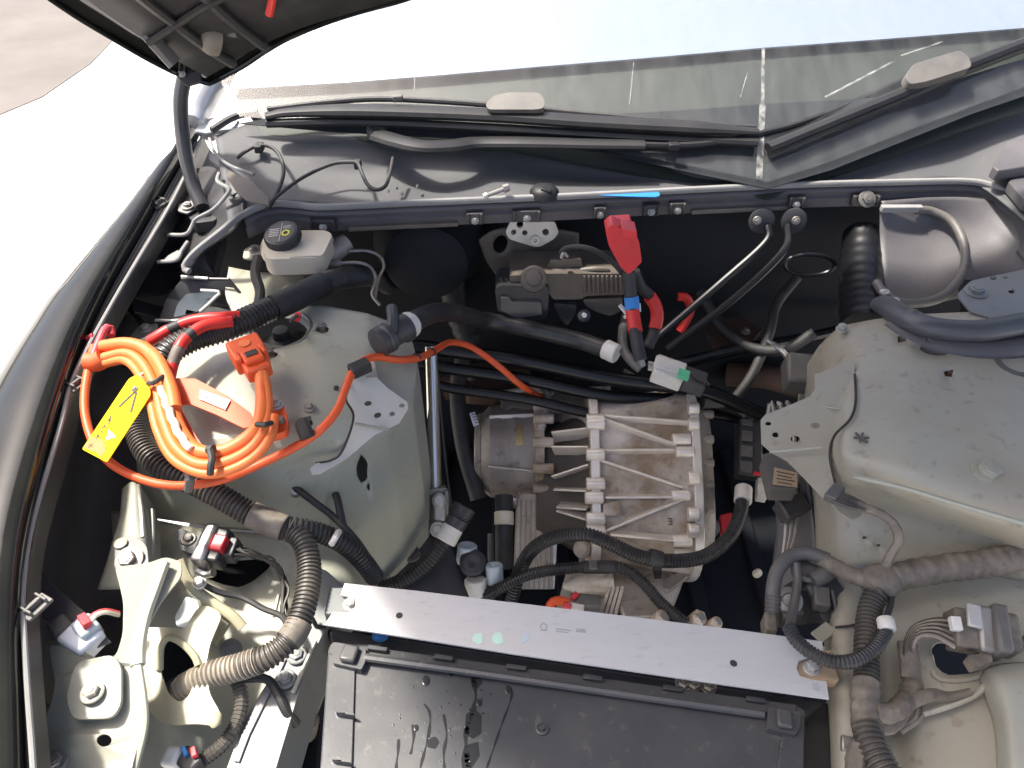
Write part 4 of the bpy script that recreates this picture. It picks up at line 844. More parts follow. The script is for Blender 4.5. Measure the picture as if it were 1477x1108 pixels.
# quilted foil pad and small printed code block on the housing
b = MB(); b.plate(fillet([(870, 727), (892, 722), (896, 735), (892, 744), (870, 744)], 4), lambda a, c: GS(a, c) + (O - GS(a, c)).normalized() * .012, .02); b.obj('cast_pad', 'cast', du, bevel=.003)
for k in range(5):
    b = MB(); q = GS(963 + (k % 2) * 3, 748 + k * 2.2); n_ = (O - q).normalized(); b.bar(q + n_ * .002, GS(970, 748 + k * 2.2) + n_ * .002, .0012, .0005, n_); b.obj('stamped_mark', 'ink', du)
# plate heat exchanger in front
he = thing('heat_exchanger', 'stacked plate oil cooler standing before the drive unit', 'heat exchanger', P(775, 850, .25))
b = MB(); c0 = P(775, 775, .36); d_, s_, n_ = Vector((1, 0, 0)), Vector((0, .55, .83)), Vector((0, -.83, .55))
b.plate(fillet([(747, 720), (752, 713), (797, 713), (801, 718), (798, 850), (742, 850)], 6), lambda a, c: PL(a, c, c0, n_), .055); b.obj('block', 'cast', he, bevel=.006, seg=3)
for k in range(7):
    b = MB(); b.bar(PL(752 + k * 7, 722, c0 + n_ * .001, n_), PL(748.5 + k * 7.2, 850, c0 + n_ * .001, n_), .0035, .004, n_); b.obj('fin', 'cast_dark', he, bevel=.001)
for k in range(5):
    b = MB(); b.plate(fillet([(744.5, 716), (750, 711), (799, 711), (803.5, 717), (800.5, 850), (740, 850)], 6), lambda a, c: PL(a, c, c0 - n_ * (.006 + .010 * k), n_), .002); b.obj('plate', 'cast_dark', he)
b = MB(); b.plate([(800, 712), (803, 702), (807, 698), (806, 716), (804, 780), (800, 850), (797, 850)], lambda a, c: PL(a, c, c0 + n_ * .004, n_), .06); b.obj('end_plate', 'steel', he, bevel=.001)
for py in (722, 742): bolt(he, PL(801, py + 6, c0 + n_ * .006, n_), n_, .004, .004, 'steel')
b = MB(); b.lathe(PL(745, 725, c0, n_), Vector((-1, 0, 0)), [(0, .012), (.01, .011), (.014, .007)], 16); b.obj('port', 'steel', he)
# lower castings below the hose
lc = thing('lower_gear_case', 'shadowed cast gear case with finned edge under the corrugated hoses', 'gear case', P(900, 840, .2))
b = MB(); b.tube([P(852, 780, .40), P(853, 800, .385), P(855, 830, .36)], .012, 10); b.obj('neck', 'cast', lc)
b = MB(); b.lathe(P(841, 793, .40), Vector((-.2, -.5, .8)), [(0, .017), (.02, .016), (.025, .01)], 18); b.obj('drain_plug', 'cast', lc)
b = MB(); b.sheet([[(820, 812, .33), (880, 808, .36), (940, 812, .36), (990, 815, .33)], [(810, 850, .33), (880, 840, .38), (940, 840, .38), (985, 840, .34)], [(800, 885, .33), (880, 880, .38), (930, 880, .38), (970, 880, .34)]], 6, 6); b.obj('shell', 'cast_dark', lc, solid=.01)
for k in range(4):
    b = MB(); b.bar(P(866 + k * 7, 890, .40), P(880 + k * 6, 848, .415), .006, .02); b.obj('fin', 'cast', lc, bevel=.001)
b = MB(); b.lathe(P(812, 845, .40), Vector((1, 0, .1)), [(0, .006), (.03, .018), (.06, .02), (.075, .024), (.09, .024)], 18); b.obj('shaft_end', 'cast', lc)
b = MB(); b.plate([(890, 866), (958, 862), (950, 888), (900, 890)], lambda a, c: P(a, c, .41), .02); b.obj('side_web', 'cast_dark', lc, bevel=.003)
b = MB(); b.plate([(938, 845), (1005, 812), (1012, 816), (965, 852)], lambda a, c: P(a, c, .37), .012); b.obj('strut_web', 'cast_dark', lc, bevel=.002)
hv = thing('motor_plug', 'small orange and grey high-voltage plug tucked behind the aluminium bar', 'connector', P(840, 875, .40))
b = MB(); b.bar(P(822, 868, .44), P(866, 872, .44), .024, .024); b.obj('body', 'grey_plastic', hv, bevel=.003)
b = MB(); b.bar(P(822, 878, .445), P(842, 882, .445), .014, .02); b.obj('white_clip', 'white_plastic', hv, bevel=.002)
b = MB(); b.tube(PX([(792, 878, .44), (798, 868, .445), (812, 867, .445), (824, 872, .44)]), .008, 10); b.obj('orange_lead', 'orange', hv)
b = MB(); b.bar(P(826, 860, .45), P(832, 864, .45), .014, .016); b.obj('red_lock', 'red_plastic', hv, bevel=.001)
b = MB(); b.bar(P(812, 874, .452), P(824, 877, .452), .010, .010); b.obj('red_lock', 'pink_red', hv, bevel=.001)
# round fittings right of the bar's back edge
for nm, px, py, z, r_, lab in (('round_fitting', 952, 893, .44, .013, 'small round metal fitting peeping over the bar beside the hose end'), ('hex_fitting', 1005, 893, .44, .014, 'stubby hexagonal fitting at the lower hose end behind the bar'), ('bolt_stub', 1030, 900, .44, .010, 'bolt stub right of the hexagonal fitting behind the bar')):
    t = thing(nm, lab, 'fitting', P(px, py, z)); b = MB(); b.lathe(P(px, py, z), Vector((.3, -.3, 1)), [(-.02, r_ * .8), (0, r_), (.01, r_), (.014, r_ * .6)], 6 if 'hex' in nm else 16); b.obj('body', 'cast', t)
    disc(t, P(px, py, z) + Vector((.3, -.3, 1)).normalized() * .013, Vector((.3, -.3, 1)), r_ * .55, 'steel', .004, 'cap')
# inverter side connector at the right, black
ic = thing('inverter_connector', 'tall black ribbed plug right of the drive unit', 'connector', P(1078, 690, .40))
q0, q1 = P(1080, 590, .52), P(1078, 690, .45); b = MB(); b.bar(q0, q1, .045, .05); b.obj('body', 'black_plastic', ic, bevel=.004)
for k in range(4):
    b = MB(); b.bar(q0.lerp(q1, .1 + .22 * k) + Vector((-.012, -.02, .022)), q0.lerp(q1, .26 + .22 * k) + Vector((-.012, -.02, .022)), .022, .008); b.obj('latch_rib', 'grey_plastic', ic, bevel=.002)
b = MB(); b.bar(q1 + Vector((.004, -.01, .026)), q1 + Vector((.02, -.012, .026)), .006, .004); b.obj('red_lock', 'red_plastic', ic)
b = MB(); b.bar(P(1100, 660, .46), P(1098, 720, .44), .02, .03); b.obj('side_latch', 'white_plastic', ic, bevel=.003)
ps = thing('pump_side', 'grey pump body with a red face half hidden right of the gearbox', 'pump', P(1020, 770, .25))
b = MB(); b.plate(fillet([(1000, 738), (1030, 738), (1036, 760), (1020, 790), (1000, 792)], 5), lambda a, c: P(a, c, .40), .06); b.obj('body', 'cast_dark', ps, bevel=.005)
b = MB(); b.lathe(P(1022, 762, .405), Vector((.2, -.4, 1)), [(0, .02), (.012, .018), (.014, .008), (.02, .006)], 18); b.obj('impeller_cover', 'grey_plastic', ps)
b = MB(); b.plate([(1038, 742), (1056, 738), (1058, 765), (1042, 772)], lambda a, c: P(a, c, .41), .02); b.obj('red_face', 'red_plastic', ps, bevel=.003)

# ================================================================= hoses and connectors in the middle of the bay
def hose(name, label, pts, r, m='hose', pitch=.0062, depth=.17, cat='hose', seg=14):
    t = MB().tube(PX(pts), r, seg, corr=(pitch, depth)).obj(name, m, angle=25); return tag(t, label, cat)
def collar(parent, p, d, r, L, m='white_plastic', name='collar'):
    b = MB(); b.lathe(p, d, [(0, r * .9), (.002, r), (L - .002, r), (L, r * .88), (L, r * .6), (L * .8, .0002)], 24); return b.obj(name, m, parent)
h1 = thing('coolant_hose', 'corrugated black hose with white collar arching over the gearbox', 'hose', P(900, 800, .4))
path = [(1071, 712, .475), (1068, 740, .475), (1052, 775, .475), (1015, 803, .475), (965, 809, .48), (920, 802, .495), (880, 784, .515), (845, 771, .525), (800, 775, .50), (768, 793, .46), (750, 822, .42), (742, 850, .39), (735, 875, .36)]
MB().tube(PX(path), .0128, 14, corr=(.0056, .17)).obj('tube', 'hose', h1, angle=25)
d_ = (P(1072, 696, .475) - P(1071, 716, .475)).normalized(); collar(h1, P(1071.5, 724, .475), d_, .0165, .034)
b = MB(); b.lathe(P(945, 806, .485), P(955, 809, .482) - P(940, 805, .487), [(-.012, .0142), (-.01, .0155), (.01, .0155), (.012, .0142)], 20); b.obj('clamp', 'rubber', h1)
b = MB(); b.bar(P(948, 815, .475), P(948, 830, .44), .016, .014); b.obj('clamp_foot', 'rubber', h1, bevel=.002)
h2 = thing('lower_coolant_hose', 'second corrugated hose dipping behind the aluminium bar', 'hose', P(850, 830, .4))
path = [(695, 862, .40), (722, 848, .425), (760, 830, .445), (800, 822, .455), (850, 818, .46), (895, 819, .465), (925, 838, .46), (950, 866, .45), (972, 886, .445), (990, 900, .44)]
MB().tube(PX(path), .0108, 14, corr=(.005, .17)).obj('tube', 'hose', h2, angle=25)
b = MB(); b.tube(PX([(842, 818, .460), (862, 818, .461), (888, 818, .465)]), .0114, 14); b.obj('smooth_sleeve', 'rubber', h2)
b = MB(); b.bar(P(850, 815, .474), P(862, 815, .474), .018, .006); b.obj('sleeve_clip', 'grey_plastic', h2, bevel=.002)
# quick connectors
q1 = thing('quick_connector', 'black and white quick connector with hose below the chrome damper rod', 'connector', P(640, 780, .44))
MB().tube(PX([(545, 850, .46), (580, 838, .47), (610, 818, .485), (632, 793, .50), (645, 773, .51)]), .0135, 14, corr=(.0058, .16)).obj('hose', 'hose', q1, angle=25)
a_, c_ = P(642, 782, .508), P(656, 757, .525); collar(q1, a_, c_ - a_, .0185, .03)
b = MB(); p = P(656, 757, .525); b.lathe(p, c_ - a_, [(-.008, .017), (.0, .0195), (.012, .0195), (.014, .017), (.02, .02), (.034, .02), (.036, .016), (.036, .012), (.02, .0002)], 22); b.obj('body', 'black_plastic', q1)
for k in range(4): 
    b = MB(); dd = (c_ - a_).normalized(); b.lathe(p + dd * (.014 + .006 * k), dd, [(0, .0212), (.002, .0212)], 22); b.obj('ring', 'black_plastic', q1)
q2 = thing('twin_connector', 'pair of capped black and pale connectors beside the oil cooler', 'connector', P(700, 840, .38))
b = MB(); b.lathe(P(682, 812, .44), Vector((0, -.4, 1)), [(-.05, .019), (-.01, .019), (-.008, .024), (.004, .024), (.008, .02), (.01, .012), (.006, .0002)], 24); b.obj('black_cap', 'black_plastic', q2)
collar(q2, P(687, 858, .40), Vector((-.05, .6, .9)), .0195, .03)
collar(q2, P(714, 842, .41), Vector((-.05, .6, .9)), .0155, .036, 'blue_white')
collar(q2, P(672, 812, .42), Vector((.1, .5, .9)), .018, .035, 'blue_white')
b = MB(); b.tube(PX([(714, 845, .41), (708, 862, .40), (700, 885, .38)]), .009, 12); b.obj('pipe', 'hose', q2)
q3 = thing('tan_banded_pipe', 'dark vertical pipe with a tan band left of the oil cooler', 'pipe', P(727, 800, .3))
b = MB(); b.tube(PX([(727, 715, .46), (727, 760, .43), (727, 820, .38)]), .017, 14); b.obj('pipe', 'rubber', q3)
collar(q3, P(727, 758, .432), P(727, 738, .445) - P(727, 758, .432), .0185, .026, 'reservoir', 'band')
b = MB(); b.tube(PX([(708, 770, .41), (708, 800, .39), (709, 820, .38)]), .006, 8); b.obj('side_pipe', 'grey_plastic', q3)
# long dark coolant pipes below the bulkhead
hp = thing('heater_hose', 'long smooth dark hose with pale end collars crossing below the bulkhead', 'hose', P(740, 490, .5))
path = [(575, 478, .875), (600, 462, .86), (640, 450, .80), (700, 462, .71), (770, 476, .70), (830, 490, .69), (868, 502, .69), (882, 508, .69)]
MB().tube(PX(path), .0165, 14).obj('tube', 'hose', hp)
a_, c_ = P(872, 503, .69), P(892, 512, .69); collar(hp, a_, c_ - a_, .0185, .027)
a_, c_ = P(581, 475, .872), P(600, 462, .862); collar(hp, a_, c_ - a_, .021, .022)
b = MB(); a_, c_ = P(543, 496, .875), P(586, 472, .872); b.lathe(a_, c_ - a_, [(0, .014), (.002, .022), (.01, .023), (.012, .020), (.016, .023), (.024, .023), (.028, .019), (.045, .019), (.05, .022), (.06, .022)], 24); b.obj('quick_coupling', 'black_plastic', hp)
b = MB(); b.tube(PX([(566, 482, .885), (567, 462, .89), (565, 445, .89)]), .009, 10); b.obj('vent_stub', 'black_plastic', hp)
for k, (dz, dy) in enumerate(((.0, 26), (-.03, 52), (-.06, 80))):
    t = MB().tube(PX([(560 + k * 30, 470 + dy, .68 + dz), (650, 480 + dy, .66 + dz), (760, 496 + dy, .64 + dz), (880, 520 + dy, .62 + dz), (1010, 548 + dy * .6, .60 + dz), (1100, 590 + dy * .3, .55 + dz)]), .014 - .002 * k, 12).obj('shadowed_hose', 'gloss_black')
    tag(t, ['upper dark hose running in the shadow below the heater hose', 'middle dark hose running in the shadow below the heater hose', 'lowest dark hose just above the drive unit'][k], 'hose', 'dark hoses below the bulkhead')
# damper
dm = thing('suspension_damper', 'chrome damper rod standing right of the left strut tower', 'damper', P(628, 760, .40))
b = MB(); b.tube([P(622, 500, .70), P(628, 705, .50)], .0118, 18, straight=True); b.obj('rod', 'chrome', dm)
b = MB(); b.tube([P(619.5, 560, .60), P(620, 560, .60)], .002, 6); 
MB().tube([P(630, 520, .71), P(640, 640, .58), P(652, 740, .50)], .0022, 6).obj('cable', 'rubber', dm)
b = MB(); b.bar(P(628, 703, .51), P(629, 712, .50), .04, .02); b.obj('fork_head', 'steel_dull', dm, bevel=.003)
for sx in (613, 645): 
    b = MB(); b.bar(P(sx, 706, .505), P(sx - 1, 752, .46), .008, .026); b.obj('fork_leg', 'steel_dull', dm, bevel=.002)
b = MB(); b.lathe(P(634, 722, .50), Vector((0, -.6, .8)), [(0, .014), (.012, .013), (.016, .008)], 18); b.obj('eye', 'zinc', dm)
b = MB(); b.bar(P(634, 725, .50), P(634, 752, .475), .02, .012); b.obj('link', 'zinc', dm, bevel=.004)
b = MB(); b.lathe(P(632, 764, .465), Vector((0, -.6, .8)), [(0, .015), (.01, .014), (.011, .008), (.016, .007)], 18); b.obj('lower_nut', 'zinc', dm)
tag_ = MB(); tag_.plate([(677, 596), (685, 594), (691, 612), (683, 615)], lambda a, c: P(a, c, .55), .001); t = tag(tag_.obj('barcode_label', 'sticker'), 'tiny white printed label hanging left of the motor', 'label')
for k in range(4):
    b = MB(); b.bar(P(680 + k * 1.6, 598 + k * 4, .5512), P(686 + k * 1.2, 597 + k * 4, .5512), .0016, .0004); b.obj('print_line', 'ink', t)

# dim clutter at the back of the bay
for k, (nm, lab, pts, r_, m_) in enumerate((
        ('heater_pipe', 'dim ribbed pipe standing upright left of the valve module', [(655, 365, .72), (652, 410, .68), (660, 450, .62), (680, 500, .56)], .026, 'rubber'),
        ('drain_hose', 'dim hose dropping behind the chrome damper rod', [(672, 500, .60), (660, 560, .54), (668, 640, .47), (690, 720, .40)], .017, 'rubber'),
        ('rear_loom', 'dim sagging wire bundle right of the red cable loop', [(1010, 420, .66), (1040, 470, .62), (1080, 500, .61), (1130, 505, .62), (1175, 480, .66)], .011, 'rubber'),
        ('air_line', 'dim bent air line between slim pipes and right tower', [(1150, 400, .70), (1120, 440, .66), (1110, 480, .63), (1085, 540, .57), (1060, 575, .53)], .010, 'rubber'),
        ('dark_wire', 'thin wire crossing the shadows above the gearbox top', [(900, 535, .61), (950, 560, .60), (1000, 560, .59), (1045, 575, .57), (1075, 600, .55)], .005, 'hose_dusty'))):
    tag(MB().tube(PX(pts), r_, 12, rfun=(lambda s, a, t: 1 + .06 * math.sin(s * 300)) if k == 0 else None).obj(nm, m_), lab, 'wire' if 'wire' in nm or 'loom' in nm else 'hose')
rbk = thing('rear_bracket', 'dim brown stamped bracket in the shadow right of the taped cables', 'bracket', P(1040, 470, .5))
b = MB(); b.plate(fillet([(1015, 470), (1070, 455), (1100, 475), (1080, 500), (1030, 505)], 6), lambda a, c: P(a, c, .58), .004, [circ(1045, 482, 6, 4)]); b.obj('plate', 'dark_rust', rbk, bevel=.001)
bolt(rbk, P(1075, 478, .581), Z, .007, .005, 'steel_dull')
rb2 = thing('steering_rack_cover', 'dim brownish cover in the shadow left of the motor top', 'cover', P(690, 545, .4))
b = MB(); b.plate(fillet([(655, 528), (715, 520), (745, 540), (725, 570), (670, 568)], 8), lambda a, c: P(a, c, .50), .03); b.obj('shell', 'dark_rust', rb2, bevel=.006)
for px, py in ((680, 545), (715, 535)): bolt(rb2, P(px, py, .502), Z, .006, .005, 'steel_dull')
# ================================================================= aluminium bar
bz = lambda a, c: P(a, c, .702)
BO = [(497, 841), (600, 852), (740, 869), (900, 888), (1060, 908), (1186, 925), (1189, 948), (1168, 948), (1152, 953), (1149, 964), (1154, 975), (1170, 980), (1192, 983), (1196, 1008), (1050, 988), (900, 966), (740, 943), (600, 921), (468, 901), (480, 883), (500, 884), (512, 878), (513, 868), (505, 861), (491, 858)]
bar = thing('cross_bar', 'flat pale aluminium bar bolted across the front of the bay', 'bar', P(830, 930, .69))
b = MB(); b.plate(BO, bz, .0035, [circ(576, 888, 3, 3), circ(1058, 956, 3, 4)]); b.obj('plate', 'alu', bar, bevel=.0009)
b = MB(); q = [bz(a, c) + Vector((0, 0, -.012)) for a, c in ((497, 843), (1186, 927))]; b.bar(q[0], q[1], .003, .02); b.obj('folded_flange', 'alu', bar)
for px, py in ((576, 888), (1058, 957)):
    b = MB(); c = bz(px, py); b.lathe(c + Z * .0004, Z, [(0, .0045), (.0004, .0042), (.0003, .003), (-.001, .0001)], 12); b.obj('burred_hole', 'ink', bar)
def mark(parent, pts, w_, m, at, name='printed_mark', lift=.0006):
    b = MB(); q = [at(*p) + Z * lift for p in pts]
    for i in range(len(q) - 1): b.bar(q[i], q[i + 1], w_, .0003)
    return b.obj(name, m, parent)
mark(bar, [(781, 908), (779, 903), (784, 899), (789, 903), (787, 908)], .0009, 'grey_ink', bz)
mark(bar, [(780, 909), (788, 909.5)], .0009, 'grey_ink', bz)
mark(bar, [(801, 907), (823, 910)], .0009, 'grey_ink', bz); mark(bar, [(802, 911), (820, 913)], .0007, 'grey_ink', bz)
for k in range(3): mark(bar, [(832 + 5 * k, 906.5 + k * .5), (831.5 + 5 * k, 911.5 + k * .5), (834 + 5 * k, 912 + k * .5), (834.5 + 5 * k, 907 + k * .5)], .0007, 'grey_ink', bz)
for sm in ([(683, 915), (695, 913), (697, 927), (690, 930), (681, 925)], [(712, 914), (722, 912), (727, 928), (716, 930), (709, 924)], [(753, 915), (764, 914), (762, 925), (752, 928)]):
    b = MB(); b.plate(fillet(sm, 3), lambda a, c: bz(a, c) + Z * .0004, .0003); b.obj('paint_smear', 'teal' if sm[0][0] < 750 else 'blue_white', bar)
# slotted feet the bar is bolted to
for nm, lab, px, py, m_ in (('left_bar_foot', 'grey bracket and bolt under the left notch of the bar', 500, 872, 'paint_grey'), ('right_bar_foot', 'brownish bracket and bolt under the right notch of the bar', 1172, 964, 'dark_rust')):
    t = thing(nm, lab, 'bracket', P(px, py, .64)); b = MB(); b.box(P(px, py, .685), (RT, Vector((0, 1, 0)), Z), (.05, .04, .02)); b.obj('pad', m_ if 'left' in nm else 'paper', t, bevel=.002)
    bolt(t, P(px + (6 if 'left' in nm else -2), py, .695), Z, .007, .006, 'zinc', 1.5)
b = MB(); b.bar(P(1175, 985, .708), P(1178, 995, .706), .006, .0006); b.obj('scratch', 'grey_ink', bar)

# ================================================================= black cover box
box = thing('black_cover', 'large black plastic cover with water streaks in front of the bar', 'cover', P(810, 1040, .55))
TZ = .672
bxz = lambda a, c: P(a, c, TZ)
b = MB(); b.plate(fillet([(480, 926), (820, 973), (1150, 1019), (1160, 1024), (1158, 1200), (452, 1200), (462, 1108), (474, 935)], 4), bxz, .03); b.obj('deck', 'box_plastic', box, bevel=.002)
top = lambda a, c: P(a, c, TZ + .004)
b = MB(); b.plate([(484, 926), (1150, 1016), (1148, 1030), (1100, 1027), (820, 985), (530, 945), (484, 940)], top, .006); b.obj('front_ledge', 'box_plastic', box, bevel=.0015)
b = MB(); b.tube([P(a, c, TZ + .009) for a, c in ((526, 948), (700, 972), (900, 1001), (1102, 1030))], .0055, 8, flat=.8); b.obj('raised_lip', 'box_plastic', box)
b = MB(); b.plate([(462, 1108), (474, 940), (512, 965), (508, 1108), (508, 1200), (452, 1200)], top, .006); b.obj('side_ledge', 'box_plastic', box, bevel=.0015)
b = MB(); b.plate([(1160, 1030), (1128, 1050), (1122, 1108), (1120, 1200), (1158, 1200)], lambda a, c: P(a, c, TZ + .003), .006); b.obj('side_ledge', 'box_plastic', box, bevel=.0015)
for px, py, s_ in ((503, 946, 1), (1130, 1040, -1)):
    b = MB(); b.plate(fillet([(px - 22, py - 20), (px + 25, py - 13), (px + 24, py + 8), (px + 18, py + 20), (px - 24, py + 10)], 3), lambda a, c: P(a, c, TZ + .012), .012); o = b.obj('corner_latch', 'box_plastic', box, bevel=.002)
    b = MB(); b.bar(P(px - 10, py - 5, TZ + .017), P(px + 12, py - 1, TZ + .017), .022, .009); b.obj('latch_button', 'box_plastic', o, bevel=.003, seg=3)
for px, py in ((494, 1024), (488, 1092)):
    b = MB(); b.plate(fillet([(px - 14, py - 6), (px + 16, py + 4), (px + 18, py + 8), (px - 10, py + 4)], 2), lambda a, c: P(a, c, TZ + .014), .012); b.obj('side_rib', 'box_plastic', box, bevel=.0015)
for px in (545, 640, 745, 855, 970, 1090):
    py = 926 + (px - 484) * .1351 + 3; b = MB(); b.bar(P(px - 14, py - 3, TZ + .008), P(px + 14, py + 1, TZ + .008), .006, .006); b.obj('snap_tab', 'black_plastic', box, bevel=.001)
# centre knob and the embossed numeral
p = P(782, 1051, TZ + .0005); b = MB(); b.lathe(p, Z, [(0, .0085), (.0015, .008), (.002, .006), (.0008, .005), (.0008, .0035), (.003, .003), (.003, .0002)], 24); b.obj('screw_boss', 'box_plastic', box)
mark(box, [(1125, 1068), (1128, 1065), (1131, 1067), (1130, 1071), (1125, 1077), (1132, 1078)], .0012, 'grey_plastic', lambda a, c: P(a, c, TZ + .0062), 'embossed_numeral')
# printed leaf of dried splashes left by water: real thin water film and drops
wt = MB(); random.seed(3)
def film(poly, z=TZ): wt.plate(fillet(poly, 2, 2), lambda a, c: P(a, c, z + .0005), .0004)
streaks = [((682, 977), (686, 1010), (672, 1060), (676, 1108), 5), ((612, 1015), (620, 1030), (618, 1060), (606, 1108), 3), ((640, 1030), (644, 1060), (640, 1085), (641, 1108), 3), ((735, 990), (738, 1005), (722, 1050), (702, 1108), 2.4), ((595, 1045), (597, 1060), (594, 1080), (592, 1088), 3.2), ((575, 1066), (574, 1085), (572, 1100), (570, 1130), 3)]
for s_ in streaks:
    pts = [Vector(p) for p in s_[:4]]; wd_ = s_[4]; dense = spline([Vector((p.x, p.y, 0)) for p in pts], 4); L_ = []; R_ = []
    for i, p in enumerate(dense):
        k = wd_ * (.55 + .75 * noise.noise(Vector((p.y * .06, wd_, p.x * .02))) ** 2 + .25 * math.sin(i * .7)); k = max(.7, k)
        L_.append((p.x - k, p.y)); R_.append((p.x + k, p.y))
    film(L_ + R_[::-1])
for poly in ([(672, 1030), (685, 1022), (695, 1032), (694, 1058), (682, 1066), (670, 1058)], [(670, 1075), (690, 1070), (692, 1090), (680, 1108), (668, 1120), (665, 1095)], [(618, 1066), (628, 1062), (634, 1070), (628, 1080), (616, 1078)], [(680, 978), (690, 974), (696, 984), (688, 994), (680, 990)]): film(poly)
for k in range(45):
    a = random.gauss(660, 48); c = random.uniform(965, 1105)
    if a < 560 or a > 760: continue
    r_ = random.choice((.0007, .0009, .001, .0012)); wt.sphere(P(a, c, TZ + .0006), r_, (1, 1.15, .22), 8, 5)
for a, c, r_ in ((614, 982, .005), (650, 972, .003), (691, 1014, .0035), (733, 995, .004), (600, 1050, .003), (662, 966, .003)): wt.sphere(P(a, c, TZ + .0008), r_, (1, 1.4, .14), 12, 8)
wo = wt.obj('water_film', 'wet', box); wo['kind'] = 'stuff'
# dark duct beside and behind the cover
dk = MB(); dk.plate([(1162, 1025), (1195, 1012), (1205, 1108), (1205, 1200), (1160, 1200)], lambda a, c: P(a, c, .60), .05); tag(dk.obj('air_duct', 'black_plastic', bevel=.004), 'dark duct wall between black cover and right chassis rail', 'duct')
rs = thing('radiator_support', 'dark support beam in the gap between the bar and the black cover', 'beam', P(800, 960, .55))
b = MB(); b.plate([(470, 905), (1190, 1012), (1165, 1030), (478, 935)], lambda a, c: P(a, c, .635), .04); b.obj('beam', 'black_plastic', rs, bevel=.004)
for px in (985, 1000, 1022): bolt(rs, P(px, 908 + (px - 484) * .142 + 6, .637), Z, .008, .008, 'steel_dull', 1.3)
b = MB(); b.sphere(P(548, 918, .655), .008, (1.4, 1, .7)); b.obj('blue_cap', 'blue', rs)
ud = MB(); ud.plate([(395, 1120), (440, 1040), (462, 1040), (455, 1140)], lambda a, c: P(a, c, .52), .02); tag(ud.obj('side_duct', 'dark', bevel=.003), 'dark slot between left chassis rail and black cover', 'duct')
tp = MB(); tp.lathe(P(440, 1058, .52), Vector((.3, .3, 1)), [(0, .016), (.03, .015), (.034, .010)], 18); tag(tp.obj('tan_plug', 'loom_tape'), 'tan round plug low beside the left edge of the black cover', 'plug')

# ================================================================= brake fluid reservoir
br = thing('brake_fluid_reservoir', 'cream brake fluid reservoir with a black screw cap', 'reservoir', P(425, 385, .80))
rzz = lambda z: (lambda a, c: P(a, c, z))
b = MB(); b.plate(fillet([(377, 346), (392, 332), (470, 332), (480, 338), (466, 368), (452, 372), (388, 374), (379, 366)], 7), rzz(.895), .032); b.obj('tank', 'reservoir', br, bevel=.006, seg=3)
b = MB(); b.plate(fillet([(375, 350), (389, 337), (476, 337), (482, 343), (468, 374), (452, 378), (388, 380), (377, 371)], 7), rzz(.872), .004); b.obj('weld_seam', 'reservoir', br, bevel=.001)
cp = P(411, 347, .897); ca = Vector((-.12, -.25, 1)).normalized()
b = MB(); b.lathe(cp, ca, [(-.004, .025), (.0, .027), (.003, .030), (.016, .030), (.019, .028), (.0195, .026)], 40); cap = b.obj('cap', 'black_plastic', br)
b = MB()
for k in range(36):
    a = 2 * math.pi * k / 36; d_, s1, s2 = basis(ca); rr = s1 * math.cos(a) + s2 * math.sin(a); b.bar(cp + rr * .0302 + ca * .004, cp + rr * .0302 + ca * .015, .002, .002, rr)
b.obj('grip', 'black_plastic', cap)
ct = cp + ca * .0198; _, e1, e2 = basis(ca, Vector((0, 1, 0)))
if e1.x < 0: e1 = -e1
e2 = ca.cross(e1)
if e2.y < 0: e2 = -e2
b = MB(); b.lathe(ct, ca, [(0, .024), (.0004, .0238)], 32); b.obj('printed_face', 'grey_plastic', cap)
b = MB(); b.lathe(ct + e1 * .009 - e2 * .003, ca, [(0, .0075), (.0007, .0072)], 20); b.obj('warning_symbol', 'yellow_print', cap)
b = MB(); b.lathe(ct + e1 * .009 - e2 * .003, ca, [(0.0008, .0040), (.0010, .0038)], 16); b.obj('warning_ring', 'ink', cap)
b = MB()
for k in range(5): b.bar(ct + e1 * -.020 + e2 * (.008 - .004 * k) + ca * .0006, ct + e1 * -.003 + e2 * (.008 - .004 * k) + ca * .0006, .0013, .0003, ca)
for k in range(2): b.bar(ct + e1 * .003 + e2 * (.013 - .004 * k) + ca * .0006, ct + e1 * .016 + e2 * (.013 - .004 * k) + ca * .0006, .0013, .0003, ca)
b.bar(ct - e2 * .021 + ca * .0006, ct + e2 * .021 + ca * .0006, .001, .0003, ca)
b.obj('printed_lines', 'white_plastic', cap)
mc = thing('master_cylinder', 'grey metal master cylinder with brake pipe unions right of the reservoir', 'cylinder', P(460, 395, .78))
b = MB(); b.tube([P(440, 392, .83), P(470, 372, .84), P(500, 350, .85)], .018, 16); b.obj('body', 'cast_dark', mc)
b = MB(); b.sphere(P(455, 394, .83), .022, (1, 1, .9)); b.obj('end', 'brown_plastic', mc)
for (a, c) in (((472, 380), (492, 380)), ((485, 362), (505, 362))):
    b = MB(); b.cyl(P(a[0], a[1], .84), P(c[0], c[1], .84), .007, .005, 6); b.obj('pipe_union', 'steel_dull', mc)
for k, pts in enumerate(([(490, 380, .84), (515, 379, .838), (532, 384, .83), (541, 396, .81), (540, 412, .79), (537, 425, .77), (548, 440, .75)], [(503, 362, .845), (530, 362, .84), (548, 370, .83), (554, 384, .81), (549, 396, .79), (544, 410, .77), (541, 430, .75)])):
    t = MB().tube(PX(pts), .0032, 8, .004).obj('brake_pipe', 'steel_dull'); tag(t, ['lower bent steel brake pipe leaving the master cylinder', 'upper hooked steel brake pipe leaving the master cylinder'][k], 'pipe', 'brake pipes')
b = MB(); b.tube(PX([(372, 372, .87), (368, 395, .86), (375, 420, .85), (372, 445, .845)]), .0085, 10); tag(b.obj('breather_hose', 'rubber'), 'short black hose hanging left of the brake fluid reservoir', 'hose')

